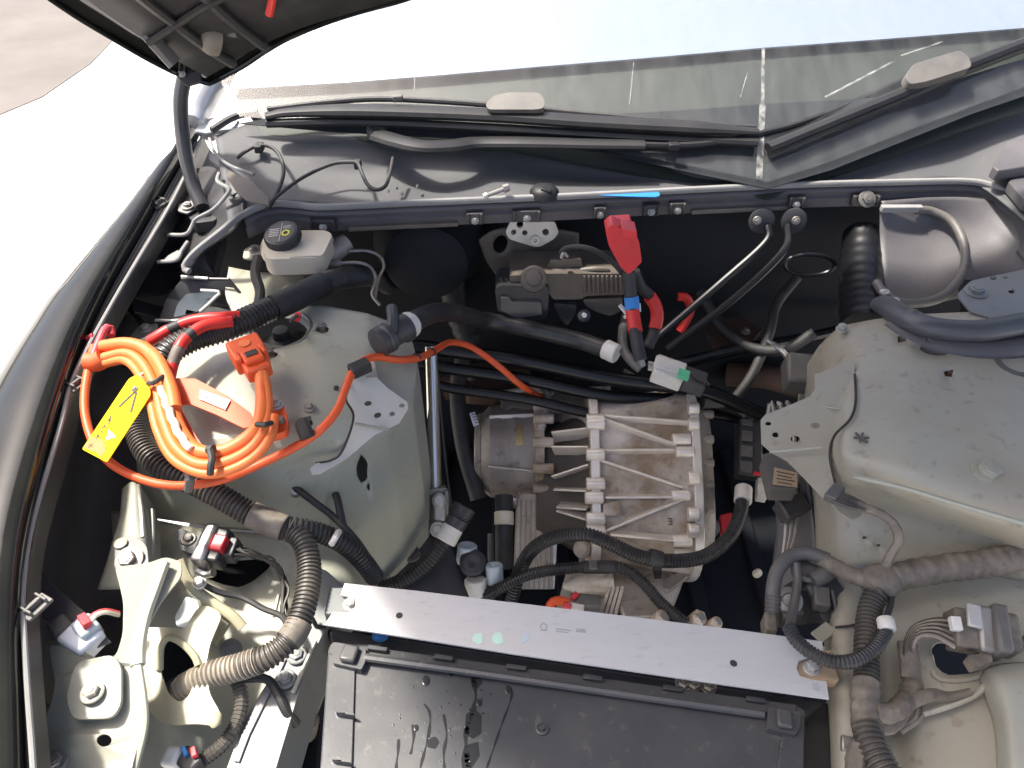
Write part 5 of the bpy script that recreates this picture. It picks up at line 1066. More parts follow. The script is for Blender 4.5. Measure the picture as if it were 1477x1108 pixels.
# ================================================================= bulkhead items
sb = thing('silver_bracket', 'bright silver plate with drilled holes below the cowl channel', 'bracket', Y(768, 355, 1.24))
b = MB(); b.plate(fillet([(736, 320), (800, 320), (806, 336), (799, 345), (779, 356), (770, 356), (734, 345), (729, 335)], 4), lambda a, c: Y(a, c, 1.225), .006, [circ(741, 335, 4), circ(757, 336, 4), circ(772, 346, 4), circ(787, 335, 5), circ(750, 324, 5)]); b.obj('plate', 'zinc', sb, bevel=.0012)
b = MB(); b.lathe(Y(772, 346, 1.222), Vector((0, -1, .3)), [(0, .0075), (.004, .007), (.004, .005), (0, .0045)], 16); b.obj('collar', 'steel', sb)
hm = thing('valve_module', 'brownish ribbed plastic valve module on the bulkhead', 'module', Y(810, 460, 1.22))
yy = lambda y: (lambda a, c: Y(a, c, y))
b = MB(); b.plate(fillet([(735, 398), (785, 395), (900, 395), (905, 405), (902, 425), (845, 427), (838, 432), (798, 432), (790, 420), (735, 420)], 3), yy(1.17), .08); b.obj('body', 'brown_plastic', hm, bevel=.004)
for k in range(9):
    b = MB(); b.bar(Y(843 + k * 6.5, 398, 1.166), Y(843 + k * 6.5, 423, 1.166), .004, .006, Vector((0, -1, .3))); b.obj('rib', 'brown_plastic', hm, bevel=.001)
for k in range(6):
    b = MB(); b.bar(Y(723 + k * 7, 402, 1.18), Y(723 + k * 7, 412, 1.18), .005, .008, Vector((0, -1, .3))); b.obj('comb_tooth', 'brown_plastic', hm)
b = MB(); b.plate(fillet([(714, 418), (722, 412), (788, 412), (792, 420), (790, 455), (780, 462), (735, 462), (730, 452), (718, 450)], 4), yy(1.16), .06); b.obj('lower_box', 'black_plastic', hm, bevel=.004)
b = MB(); b.plate(fillet([(722, 430), (735, 430), (738, 436), (780, 436), (782, 454), (742, 460), (732, 452), (722, 448)], 3), yy(1.152), .02); b.obj('box_inset', 'grey_plastic', hm, bevel=.003)
b = MB(); b.lathe(Y(770, 402, 1.15), Vector((0, -.75, .66)), [(-.02, .024), (0, .024), (.004, .020), (.004, .016), (.010, .013), (.012, .008), (.012, .0002)], 28); b.obj('solenoid_cap', 'brown_plastic', hm)
b = MB(); b.plate(fillet([(785, 392), (795, 376), (838, 374), (842, 390), (830, 396), (788, 397)], 3), yy(1.19), .01, [circ(829, 388, 5, 2.6)]); b.obj('mount_bracket', 'brown_plastic', hm, bevel=.002)
b = MB(); b.tube([Y(838, 390, 1.185), Y(860, 388, 1.18), Y(878, 389, 1.18)], .005, 8); b.obj('rod', 'brown_plastic', hm)
b = MB(); b.plate(fillet([(840, 432), (898, 430), (898, 448), (880, 456), (860, 450), (845, 442)], 4), yy(1.175), .05); b.obj('lower_guard', 'brown_plastic', hm, bevel=.003)
b = MB(); b.lathe(Y(842, 455, 1.16), Vector((0, -.8, .5)), [(0, .013), (.01, .012), (.012, .007)], 16); b.obj('knob', 'black_plastic', hm); disc(hm, Y(843, 455, 1.148), Vector((0, -.8, .5)), .005, 'zinc', .002, 'knob_pin')
b = MB(); b.plate(fillet([(798, 438), (832, 440), (830, 455), (818, 470), (808, 460)], 4), yy(1.17), .04); b.obj('nozzle', 'black_plastic', hm, bevel=.004)
b = MB(); b.tube([Y(814, 372, 1.18), Y(810, 364, 1.18), Y(818, 358, 1.17), Y(835, 356, 1.16), Y(860, 362, 1.15), Y(885, 380, 1.14), Y(905, 405, 1.13), Y(911, 420, 1.12)], .0048, 8); tag(b.obj('vent_tube', 'rubber'), 'thin black tube arching from valve module to the red cable', 'tube')
b = MB(); b.tube([Y(810, 372, 1.175), Y(813, 364, 1.172), Y(818, 370, 1.175)], .003, 8); b.obj('hose_clip', 'zinc', hm)
# red terminal cover and its cables
rt = thing('red_terminal_cover', 'bright red plastic terminal boot hanging under the cowl', 'terminal cover', Y(905, 395, 1.05))
b = MB(); b.plate(fillet([(873, 332), (883, 324), (898, 330), (904, 341), (916, 338), (922, 350), (926, 378), (907, 397), (895, 386), (878, 354)], 3), yy(1.075), .03); b.obj('boot', 'red_plastic', rt, bevel=.004, seg=3)
b = MB(); b.plate(fillet([(897, 331), (919, 334), (917, 346), (899, 342)], 2), yy(1.055), .03); b.obj('latch', 'red_plastic', rt, bevel=.003)
b = MB(); b.plate(fillet([(880, 320), (910, 318), (914, 332), (884, 334)], 2), yy(1.10), .02); b.obj('hinge_flap', 'red_plastic', rt, bevel=.003)
mark(rt, [(906, 350), (910, 360), (911, 368)], .002, 'pink_red', lambda a, c: Y(a, c, 1.068), 'moulded_crease')
cb = thing('battery_cable', 'black cable wrapped in blue and red tape below the red boot', 'cable', P(918, 520, .66))
bc = [Y(907, 392, 1.085), Y(909, 420, 1.07), Y(911, 437, 1.06), Y(914, 462, 1.04), Y(918, 490, 1.01), Y(924, 520, .985)]
MB().tube(bc, .011, 14).obj('cable', 'rubber', cb)
MB().tube([Y(910.5, 428, 1.065), Y(911.5, 437, 1.06), Y(912, 446, 1.055)], .0127, 14).obj('blue_tape', 'blue', cb)
MB().tube([Y(912, 446, 1.055), Y(914, 462, 1.04), Y(917, 480, 1.022)], .0124, 14).obj('red_tape', 'red_cable', cb)
b = MB(); b.tube([Y(922, 512, .99), Y(925, 522, .983), Y(927, 528, .98)], .006, 8); b.obj('bare_end', 'steel_dull', cb)
b = MB(); b.bar(Y(894, 440, 1.06), Y(906, 455, 1.05), .006, .004); b.bar(Y(906, 455, 1.05), Y(900, 458, 1.05), .005, .004); b.bar(Y(921, 438, 1.06), Y(922, 450, 1.05), .006, .004); b.obj('cable_tie', 'white_plastic', cb)
c2 = thing('taped_cable', 'second cable with red tape behind the blue-taped one', 'cable', P(950, 490, .66))
MB().tube([Y(915, 392, 1.10), Y(925, 415, 1.10), Y(940, 430, 1.10), Y(947, 455, 1.09), Y(944, 478, 1.07), Y(935, 500, 1.05)], .010, 12).obj('cable', 'rubber', c2)
MB().tube([Y(937, 428, 1.098), Y(945, 440, 1.095), Y(948, 456, 1.085), Y(945, 474, 1.07)], .0118, 12).obj('red_tape', 'red_cable', c2)
c3 = thing('red_loop', 'dim red cable loop in the shadow right of the taped cables', 'cable', P(985, 480, .64))
MB().tube([Y(978, 428, 1.2), Y(990, 430, 1.2), Y(996, 445, 1.2), Y(990, 462, 1.19), Y(980, 478, 1.18)], .0085, 10).obj('cable', 'red_cable', c3)
b = MB(); b.tube(PX([(905, 450, .70), (898, 480, .695), (900, 505, .69), (912, 522, .685), (924, 532, .68)]), .009, 12); tag(b.obj('earth_cable', 'grey_plastic'), 'grey curved cable beside the pale hose collar', 'cable')
# white and green connector
wc = thing('green_tab_connector', 'off-white plug with a green tab beside the battery cable', 'connector', P(975, 545, .62))
d0, d1 = P(943, 530, .665), P(985, 545, .655)
b = MB(); b.bar(d0, d1, .052, .03); b.obj('body', 'white_plastic', wc, bevel=.003)
b = MB(); b.bar(d0 + Vector((0, 0, .016)), d1 + Vector((0, 0, .016)), .03, .006); b.obj('raised_key', 'white_plastic', wc, bevel=.001)
b = MB(); b.bar(d1, d1.lerp(d0, -.75), .046, .026); b.obj('black_half', 'black_plastic', wc, bevel=.003)
b = MB(); b.bar(P(978, 538, .688), P(994, 543, .685), .022, .008); b.obj('green_tab', 'green', wc, bevel=.001)
for k in range(2):
    b = MB(); b.bar(P(935, 524 + k * 7, .67), P(945, 526 + k * 7, .668), .006, .006); b.obj('pin_cover', 'zinc', wc)
for k in range(4):
    b = MB(); q = d1.lerp(d0, -.18 - k * .13); b.bar(q + Vector((-.008, .02, .012)), q + Vector((.012, -.018, .012)), .003, .006); b.obj('rib', 'black_plastic', wc)
# two slim gas struts or pipes and their brackets
for k, pts in enumerate(([(1108, 326, .86), (1104, 350, .84), (1040, 408, .78), (940, 494, .70)], [(1136, 326, .86), (1130, 362, .84), (1060, 430, .77), (962, 504, .69)])):
    t = thing('slim_pipe', ['left one of two slim black pipes slanting below the cowl', 'right one of two slim black pipes slanting below the cowl'][k], 'pipe', P(1040, 430, .7), 'slanting slim pipes')
    MB().tube(PX(pts), .007, 10).obj('tube', 'gloss_black', t)
    c = Y(1098 + 46 * k, 318, 1.245); b = MB(); b.lathe(c, Vector((0, -1, .2)), [(0, .024), (.004, .024), (.006, .02)], 24); b.obj('bracket_disc', 'black_plastic', t)
    bolt(t, Y(1092 + 56 * k, 318, 1.235), Vector((0, -1, .3)), .005, .004, 'steel_dull')
lk = MB(); lk.tube(PX([(1240, 470, .60), (1150, 490, .60), (1060, 505, .60), (960, 530, .58)]), .012, 10); tag(lk.obj('steering_shaft', 'gloss_black'), 'dark shaft slanting left from the right strut tower', 'shaft')
# hose ring, rubber bellows on the right
rp = thing('curved_hose', 'grey looping hose under the right end of the cowl', 'hose', P(1330, 430, .80))
MB().tube(PX([(1322, 303, .885), (1345, 305, .88), (1375, 322, .87), (1392, 360, .85), (1385, 400, .835), (1355, 430, .83), (1310, 438, .83), (1280, 428, .83), (1264, 408, .83)]), .0078, 12).obj('tube', 'grey_plastic', rp)
b = MB(); b.box(P(1300, 301, .888), (RT, Vector((0, 1, 0)), Z), (.075, .012, .012)); b.obj('end_sleeve', 'seal', rp, bevel=.002)
for px, py in ((1276, 421), (1290, 433)):
    b = MB(); b.sphere(P(px, py, .842), .007, (1.3, .8, .7)); b.obj('hose_clip', 'zinc', rp)
rb = thing('rubber_bellows', 'tall black rubber sleeve standing left of the grey looping hose', 'sleeve', P(1245, 470, .75))
MB().tube(PX([(1245, 340, .82), (1242, 380, .80), (1242, 430, .79), (1245, 478, .80)]), .037, 18, rfun=lambda s, a, t: 1 + .012 * math.sin(s * 220)).obj('sleeve', 'gloss_black', rb)
er = MB(); er.tube([Y(1168 + 36 * math.cos(a), 382 + 15 * math.sin(a), 1.22) for a in [k * math.pi / 8 for k in range(17)]], .004, 8); tag(er.obj('grommet_ring', 'gloss_black'), 'faint dark oval ring on the bulkhead right of the slim pipes', 'ring')
pb = thing('strut_brace_tube', 'dark shiny bent tube lying on the right strut tower', 'brace', P(1390, 470, .86))
MB().tube(PX([(1275, 440, .84), (1300, 455, .865), (1340, 472, .885), (1400, 478, .89), (1450, 472, .892), (1560, 450, .895)]), .023, 18, flat=.7).obj('tube', 'brace_paint', pb)
MB().tube(PX([(1290, 470, .85), (1320, 487, .86), (1370, 502, .868), (1430, 506, .872), (1480, 500, .875), (1560, 490, .875)]), .020, 16, flat=.7).obj('lower_flange', 'liner_plastic', pb)
b = MB(); b.sphere(P(1313, 463, .872), .017, (1, .9, 1.2)); b.obj('end_knob', 'grey_plastic', pb)
for px in (1342, 1365): bolt(pb, P(px, 492, .873), Vector((0, -.5, 1)), .007, .004, 'grey_plastic')
# cowl-top wiring and bits
w1 = thing('washer_hose', 'thin black washer hose looping across the cowl panel', 'hose', P(470, 270, .93))
MB().tube(PX([(385, 302, .925), (400, 283, .945), (437, 256, .957), (478, 237, .965), (505, 234, .968), (516, 236, .968), (522, 250, .962), (530, 266, .955), (542, 274, .952), (556, 268, .957), (563, 248, .965), (567, 228, .972)]), .0034, 8, .004).obj('tube', 'rubber', w1)
b = MB(); b.box(P(516, 237, .962), (RT, Vector((0, 1, 0)), Z), (.012, .018, .014)); b.obj('clip', 'rubber', w1, bevel=.002)
w2_ = thing('washer_loop', 'thin black hose curling at the left corner of the cowl panel', 'hose', P(390, 260, .93))
MB().tube(PX([(388, 300, .926), (400, 278, .948), (409, 250, .96), (405, 228, .967), (392, 213, .972), (372, 210, .975), (352, 220, .97), (342, 228, .962)]), .0034, 8, .004).obj('tube', 'rubber', w2_)
b = MB(); b.box(P(374, 213, .970), (RT, Vector((0, 1, 0)), Z), (.014, .022, .014)); b.obj('clip', 'rubber', w2_, bevel=.002)
lb = thing('loose_bolt', 'loose bolt lying on the cowl panel', 'bolt', P(717, 278, .93))
b = MB(); b.cyl(P(700, 283, .938), P(726, 273, .944), .0038, seg=10); b.obj('shank', 'steel_dull', lb)
b = MB(); b.cyl(P(726, 273, .944), P(734, 270, .946), .0075, .0065, 6); b.obj('head', 'steel_dull', lb)
b = MB(); b.cyl(P(698, 284, .937), P(703, 282, .939), .006, seg=8); b.obj('nut', 'zinc', lb)
kb = thing('ribbed_dome', 'black ribbed cap behind the middle of the cowl channel', 'cap', P(785, 280, .92))
b = MB(); b.lathe(P(785, 283, .92), Vector((0, .1, 1)), [(0, .027), (.010, .026), (.017, .020), (.020, .010)], 24); b.obj('dome', 'wiper_black', kb)
b = MB(); b.bar(P(781, 272, .941), P(795, 277, .937), .01, .006); b.obj('tab', 'wiper_black', kb, bevel=.002)
bt = MB(); bt.plate([(850, 281), (856, 276), (890, 275), (915, 278), (950, 274), (952, 282), (945, 284), (900, 283)], lambda a, c: P(a, c, .926), .002); tag(bt.obj('blue_tape_strip', 'blue', bevel=.0004), 'strip of bright blue tape on the cowl rim', 'tape')
# ================================================================= orange high-voltage harness
hv = thing('orange_harness', 'bundle of orange high-voltage cables curving round the left strut tower', 'cable harness', P(300, 650, .83))
def T(pts, r, m, name='cable', parent=None, seg=12, **k): return MB().tube(PX(pts), r, seg, **k).obj(name, m, parent)
T([(148, 500, .90), (185, 496, .91), (215, 508, .91), (238, 545, .905), (248, 590, .895), (262, 625, .885), (285, 650, .88), (318, 652, .88), (350, 637, .885), (372, 615, .89), (378, 590, .893), (378, 560, .895), (376, 535, .90)], .0092, 'orange_pale', parent=hv)
T([(150, 516, .895), (182, 510, .905), (206, 525, .905), (224, 560, .90), (236, 605, .89), (252, 643, .88), (282, 668, .875), (320, 668, .876), (358, 650, .88), (380, 622, .888), (386, 590, .892), (384, 560, .895), (380, 538, .90)], .0072, 'orange_pale', parent=hv)
T([(152, 524, .89), (180, 520, .90), (200, 538, .90), (216, 575, .895), (228, 622, .885), (250, 662, .872), (288, 682, .868), (326, 680, .87), (366, 660, .876), (390, 630, .884), (396, 600, .89)], .0064, 'orange_pale', parent=hv)
T([(206, 500, .905), (228, 520, .912), (246, 560, .906), (252, 590, .900)], .009, 'orange_pale', parent=hv)
T([(128, 522, .885), (140, 522, .887), (150, 516, .892)], .014, 'orange', 'bundle_root', hv)
T([(132, 520, .892), (142, 495, .90), (152, 474, .905), (160, 474, .90), (160, 484, .895)], .0055, 'pink_red', parent=hv)
# orange carrier bracket
b = MB(); b.plate(fillet([(246, 545), (282, 546), (330, 572), (362, 596), (368, 612), (352, 618), (312, 598), (272, 582), (258, 584), (282, 628), (296, 648), (276, 652), (252, 620), (242, 580)], 4), lambda a, c: P(a, c, .888 - .02 * (c - 545) / 100), .003); b.obj('carrier', 'orange', hv, bevel=.001)
b = MB(); b.plate(fillet([(378, 602), (390, 578), (404, 576), (412, 590), (416, 612), (412, 622), (385, 630)], 5), lambda a, c: P(a, c, .875), .012); b.obj('end_lug', 'orange', hv, bevel=.002)
bolt(hv, P(399, 585, .876), Z, .006, .004, 'zinc', 1.5); bolt(hv, P(405, 607, .876), Z, .005, .003, 'steel_dull', 1.2)
lab = MB(); LB = [(289, 562), (332, 577), (325, 591), (287, 575)]
labz = lambda a, c: P(a, c, .8905 - .02 * (c - 545) / 100)
lab.plate(LB, labz, .0006); lo = lab.obj('printed_label', 'sticker', hv)
b = MB(); b.lathe(labz(298, 571) + Z * .0004, Z, [(0, .0042), (.0003, .0040), (.0003, .0028), (0, .0027)], 16, cap=False); b.obj('print_logo', 'grey_ink', lo)
for k in range(3): 
    b = MB(); b.bar(labz(305, 571 + 3 * k) + Z * .0006, labz(324, 578 + 3 * k) + Z * .0006, .0012, .0003); b.obj('print_line', 'grey_ink', lo)
def tie(parent, pts, r, m='rubber'):
    return MB().tube(PX(pts), r, 8).obj('cable_tie', m, parent)
tie(hv, [(214, 553, .912), (222, 552, .918), (234, 544, .916), (238, 542, .905)], .0035); tie(hv, [(303, 650, .895), (306, 660, .892), (304, 672, .888), (303, 684, .878)], .0045); tie(hv, [(370, 612, .902), (380, 613, .905), (392, 610, .898)], .0035); tie(hv, [(300, 648, .893), (308, 648, .895)], .006)
T([(232, 560, .908), (245, 595, .902), (258, 625, .894), (275, 648, .888)], .005, 'reservoir', 'spiral_wrap', hv, rfun=lambda s, a, t: 1 + .25 * math.sin(s * 260 + a))
oc = thing('orange_connector', 'square orange connector with two leads on the strut tower', 'connector', P(362, 530, .86))
d0, d1 = P(350, 497, .905), P(376, 540, .90)
b = MB(); b.bar(d0, d0.lerp(d1, .62), .046, .03); b.obj('body', 'orange', oc, bevel=.003)
b = MB(); b.bar(d0.lerp(d1, .55), d1, .034, .022); b.obj('tail', 'orange', oc, bevel=.003)
b = MB(); b.bar(d0.lerp(d1, .52) + Z * .014, d0.lerp(d1, .85) + Z * .013, .026, .012); b.obj('latch', 'orange', oc, bevel=.002)
b = MB(); b.bar(d0.lerp(d1, .60) + Z * .019, d0.lerp(d1, .74) + Z * .019, .016, .004); b.obj('latch_window', 'ink', oc)
for sx in (-1, 1):
    b = MB(); dd, ss, uu = basis(d1 - d0); b.bar(d0.lerp(d1, .45) + ss * .017 * sx + Z * .015, d0.lerp(d1, .7) + ss * .017 * sx + Z * .015, .005, .006); b.obj('guide_rail', 'orange', oc, bevel=.001)
b = MB(); b.lathe(d0.lerp(d1, .25) + Z * .0155, Z, [(0, .008), (.0006, .0078)], 18); b.obj('moulded_mark', 'orange_pale', oc)
oc2 = T([(376, 538, .90), (378, 560, .898), (380, 580, .896)], .006, 'orange', 'lead', oc)
# thin orange lead all the way round
tl = thing('orange_lead', 'thin orange cable looping from the left wing to the bay centre', 'cable', P(400, 660, .75))
T([(135, 500, .885), (128, 530, .88), (122, 570, .87), (124, 605, .86), (136, 640, .85), (160, 668, .84), (195, 688, .83), (235, 699, .825), (275, 700, .82), (320, 692, .82), (370, 672, .825), (425, 645, .842), (460, 622, .856), (486, 592, .864), (497, 565, .868), (508, 538, .872), (525, 520, .87), (545, 515, .86), (575, 519, .84), (605, 516, .81), (628, 505, .77), (650, 494, .73), (680, 501, .70), (715, 525, .67), (748, 553, .63), (768, 566, .58), (784, 574, .51), (792, 580, .45)], .0058, 'red_cable' if False else 'orange', 'cable', tl)
b = MB(); b.tube(PX([(436, 612, .86), (440, 622, .863), (444, 632, .858)]), .010, 10); b.bar(P(434, 610, .858), P(450, 606, .858), .01, .008); b.obj('cable_clip', 'rubber', tl)
b = MB(); b.box(P(519, 531, .872), (Vector((.8, .6, 0)), Vector((-.6, .8, 0)), Z), (.03, .02, .016)); b.obj('cable_clip', 'rubber', tl, bevel=.002)
for px, py, z in ((600, 516, .815), (622, 508, .78)): 
    b = MB(); b.sphere(P(px, py, z), .0085, (1, .6, 1)); b.obj('tape_band', 'rubber', tl)
tie2 = MB().tube(PX([(270, 676, .85), (274, 690, .85), (272, 706, .83)]), .006, 8).obj('cable_tie', 'grey_plastic', tl)
rl = MB().tube(PX([(84, 550, .868), (96, 520, .872), (110, 500, .875), (122, 490, .88), (135, 484, .885)]), .004, 8).obj('thin_red_wire', 'pink_red'); tag(rl, 'thin reddish wire along the wing flange near the orange bundle', 'wire')
b = MB(); b.plate(fillet([(118, 508), (130, 470), (135, 472), (128, 515)], 2), lambda a, c: P(a, c, .872), .004); tag(b.obj('wing_bracket', 'brown_plastic', bevel=.001), 'narrow dark slotted bracket on the wing flange by the orange cables', 'bracket')
# yellow tag
yt = thing('yellow_tag', 'bright yellow warning tag hanging from the orange cables', 'tag', P(165, 600, .84))
TG = [(193, 552), (202, 548), (217, 562), (216, 572), (154, 667), (118, 647)]
tn = Vector((-.25, -.35, .9)).normalized(); t0 = P(165, 605, .885)
tz = lambda a, c: PL(a, c, t0, tn)
b = MB(); b.plate(fillet([(186, 546), (198, 540), (216, 558), (217, 570), (154, 667), (118, 648)], 3), tz, .0012); b.obj('card', 'yellow_tag', yt, bevel=.0003)
def ink(pts, w_, m='ink', at=tz, nn_=tn, parent=yt, lift=.0006):
    b = MB(); q = [at(*p) + nn_ * lift for p in pts]
    for i in range(len(q) - 1): b.bar(q[i], q[i + 1], w_, .0003, nn_)
    return b.obj('ink_stroke', m, parent)
ink([(194, 566), (172, 587)], .0028); ink([(197, 566), (189, 595)], .0028)
b = MB(); b.lathe(tz(195, 562) + tn * .0008, tn, [(0, .0042), (.0006, .004), (.0006, .0028), (0, .0026)], 16); b.obj('eyelet', 'brown_plastic', yt)
for a, c in (((158, 603), (161, 608)), ((155, 607), (159, 605)), ((150, 613), (154, 618)), ((147, 617), (152, 615)), ((145, 621), (149, 624)), ((140, 628), (146, 632)), ((139, 633), (143, 627)), ((129, 641), (134, 645)), ((128, 646), (134, 640)), ((160, 600), (157, 612))): ink([a, c], .0013)
b = MB(); b.plate([(158, 622), (167, 630), (152, 636)], lambda a, c: tz(a, c) + tn * .0007, .0003); b.obj('pink_print', 'pink', yt)
b = MB(); b.plate([(157, 620), (168, 630), (166, 632), (159, 627)], lambda a, c: tz(a, c) + tn * .0011, .0003); b.obj('white_print', 'sticker', yt)
b = MB(); b.plate([(121, 646), (131, 630), (146, 634), (151, 640), (152, 652), (146, 658), (138, 652)], lambda a, c: tz(a, c) + tn * .0005, .0003); b.obj('orange_print', 'orange_pale', yt)
MB().tube([tz(195, 562) + tn * .002, P(198, 548, .90), P(206, 538, .908)], .0016, 6).obj('string', 'white_plastic', yt)
# red-banded loom and big black conduit behind the orange cables
bl = thing('thick_conduit', 'thick black corrugated conduit behind the orange connector', 'conduit', P(330, 490, .84))
MB().tube(PX([(228, 545, .87), (240, 512, .885), (275, 490, .89), (325, 474, .89), (380, 450, .885), (430, 428, .88), (470, 408, .86), (505, 400, .82), (540, 400, .74), (560, 412, .66)]), .0195, 16, corr=(.0068, .14)).obj('tube', 'hose', bl, angle=25)
MB().tube(PX([(395, 444, .885), (430, 428, .881), (466, 410, .863)]), .0205, 14).obj('smooth_sleeve', 'rubber', bl)
MB().tube(PX([(425, 470, .87), (420, 462, .905), (430, 455, .91)]), .003, 6).obj('cable_tie', 'rubber', bl)
b = MB(); b.box(P(429, 457, .905), (RT, Vector((0, 1, 0)), Z), (.008, .012, .008)); b.obj('red_tab', 'red_plastic', bl)
for k, (pts, bands) in enumerate((([(196, 500, .87), (220, 490, .89), (245, 475, .90), (280, 462, .905), (320, 458, .905), (345, 456, .90)], ((0, .22, 'rubber'), (.22, .42, 'red_cable'), (.42, .52, 'rubber'), (.52, 1, 'red_cable'))), ([(244, 545, .885), (249, 525, .895), (257, 505, .905), (268, 488, .91), (295, 470, .912), (335, 464, .905)], ((0, .18, 'red_cable'), (.18, .36, 'loom_tape'), (.36, .5, 'red_cable'), (.5, .58, 'rubber'), (.58, 1, 'red_cable'))))):
    t = thing('red_banded_cable', ['upper red-banded cable above the thick conduit', 'lower red-banded cable hooking over the thick conduit'][k], 'cable', P(*pts[2]), 'red-banded cables')
    full = spline(PX(pts), .004)
    for a, c, m_ in bands:
        seg_ = full[int(a * (len(full) - 1)):int(c * (len(full) - 1)) + 1]
        MB().tube(seg_, .0085 if m_ != 'rubber' else .008, 12, straight=True).obj('tape_band' if m_ != 'rubber' else 'cable', m_, t)
# corrugated conduits on the left apron
lc1 = thing('left_conduit', 'grey corrugated conduit running from the yellow tag down the apron', 'conduit', P(330, 740, .7))
MB().tube(PX([(195, 590, .80), (198, 620, .80), (210, 650, .80), (235, 675, .795), (270, 692, .785), (315, 715, .77), (355, 738, .755), (385, 752, .745), (420, 765, .735)]), .0172, 16, corr=(.0062, .2)).obj('tube', 'hose_dusty', lc1, angle=25)
MB().tube(PX([(362, 742, .755), (385, 752, .748), (410, 762, .742)]), .0182, 14, rfun=lambda s, a, t: 1 + .05 * noise.noise(Vector((s * 90, a, 0)))).obj('tape_wrap', 'loom_tape', lc1)
lc2 = thing('branch_conduit', 'black corrugated branch running right to the bay centre', 'conduit', P(480, 790, .65))
MB().tube(PX([(405, 760, .74), (435, 762, .735), (470, 772, .715), (500, 788, .69), (525, 812, .65), (540, 832, .60)]), .0145, 14, corr=(.0062, .17)).obj('tube', 'hose', lc2, angle=25)
MB().tube(PX([(478, 785, .725), (484, 775, .735), (489, 767, .725)]), .0045, 8).obj('white_tie', 'white_plastic', lc2)
lc3 = thing('drooping_conduit', 'long corrugated conduit bending down and into the yellowish bracket', 'conduit', P(400, 900, .65))
MB().tube(PX([(418, 762, .735), (438, 782, .73), (446, 815, .72), (444, 850, .715), (434, 890, .71), (415, 925, .705), (385, 948, .70), (345, 962, .69)]), .0162, 16, corr=(.0058, .17)).obj('tube', 'hose_dusty', lc3, angle=25)
MB().tube(PX([(372, 953, .697), (345, 962, .69), (305, 973, .68), (272, 988, .665), (255, 1000, .64)]), .0172, 16, corr=(.006, .16)).obj('dusty_section', 'hose_sand', lc3, angle=25)
MB().tube(PX([(432, 898, .708), (425, 912, .706), (415, 925, .705)]), .0172, 14).obj('tape_wrap', 'loom_tape', lc3)
MB().tube(PX([(262, 994, .66), (250, 1003, .62), (246, 1015, .58)]), .018, 14, corr=(.0065, .2)).obj('gaiter', 'rubber', lc3, angle=25)
for k, pts in enumerate(([(424, 702, .73), (450, 722, .72), (480, 745, .70), (510, 775, .68), (535, 810, .63)], [(473, 695, .715), (485, 715, .71), (492, 745, .70), (500, 775, .68), (512, 790, .67)])):
    t = MB().tube(PX(pts), .0055, 8).obj('ground_wire', 'rubber'); tag(t, ['left dark ground wire running down the tower front', 'right dark ground wire running down the tower front'][k], 'wire', 'ground wires')
# left headlamp plug with twisted wires
gp = thing('headlamp_plug', 'grey and black plug with a red lock and twisted wires', 'connector', P(312, 790, .64))
d0, d1 = P(283, 800, .70), P(345, 800, .70); ax = (P(306, 755, .70) - P(292, 820, .68)).normalized()
b = MB(); b.bar(P(288, 818, .695), P(312, 762, .705), .020, .04); b.obj('steel_cover', 'steel', gp, bevel=.006, seg=3)
b = MB(); b.bar(P(304, 815, .69), P(325, 768, .70), .028, .036); b.obj('body', 'black_plastic', gp, bevel=.003)
b = MB(); b.bar(P(315, 800, .70), P(325, 778, .705), .018, .034); b.obj('red_lock', 'red_plastic', gp, bevel=.002)
b = MB(); b.bar(P(330, 808, .69), P(340, 780, .695), .016, .026); b.obj('wire_guide', 'black_plastic', gp, bevel=.002)
b = MB(); b.tube(PX([(284, 822, .69), (296, 828, .685), (308, 826, .69)]), .006, 8); b.obj('lever_end', 'steel', gp)
random.seed(5)
for k in range(9):
    o1 = random.uniform(-5, 5); o2 = random.uniform(-4, 4); z_ = random.uniform(-.006, .006); ph = random.uniform(0, 6)
    pts = [(338, 785 + k * 3, .695 + z_)]
    for j, (a, c, z) in enumerate(((365, 800, .69), (390, 808, .688), (403, 825, .685), (412, 850, .685), (410, 880, .685), (415, 900, .69), (425, 912, .695))): pts.append((a + 4.5 * math.sin(ph + j * 1.7), c + 4.5 * math.cos(ph + j * 1.7), z + z_ * math.cos(j)))
    MB().tube(PX(pts), .0019, 6).obj('wire', 'hose_dusty' if k % 3 else 'rubber', gp)
t = MB().tube(PX([(290, 842, .71), (318, 855, .695), (350, 862, .685), (380, 878, .685), (405, 888, .69), (415, 900, .695)]), .0042, 8).obj('apron_wire', 'rubber'); tag(t, 'thin black wire crossing the apron below the headlamp plug', 'wire')
t = MB().tube(PX([(440, 875, .68), (452, 895, .67), (458, 905, .66), (470, 905, .655)]), .003, 8).obj('short_wire', 'rubber'); tag(t, 'short dark wire reaching the left end of the bar', 'wire')
t = MB().tube(PX([(335, 975, .66), (345, 990, .655), (348, 1015, .65), (340, 1045, .645), (320, 1075, .64), (290, 1098, .63)]), .009, 10, corr=(.005, .15)).obj('lamp_lead', 'hose_dusty', angle=25); tag(t, 'thin ribbed lead dropping from the dusty conduit to the lower plug', 'lead')
t = MB().tube(PX([(350, 978, .66), (385, 980, .655), (400, 1000, .65), (412, 1025, .64), (428, 1045, .62)]), .006, 8).obj('rail_wire', 'rubber'); tag(t, 'black wire running along the left chassis rail', 'wire')
lp = thing('lower_plug', 'small plug with blue and pink locks at the bottom left edge', 'connector', P(265, 1095, .60))
b = MB(); b.bar(P(245, 1110, .64), P(258, 1078, .645), .02, .03); b.obj('cover', 'white_plastic', lp, bevel=.006, seg=3)
b = MB(); b.bar(P(262, 1112, .64), P(285, 1090, .64), .03, .025); b.obj('body', 'black_plastic', lp, bevel=.003)
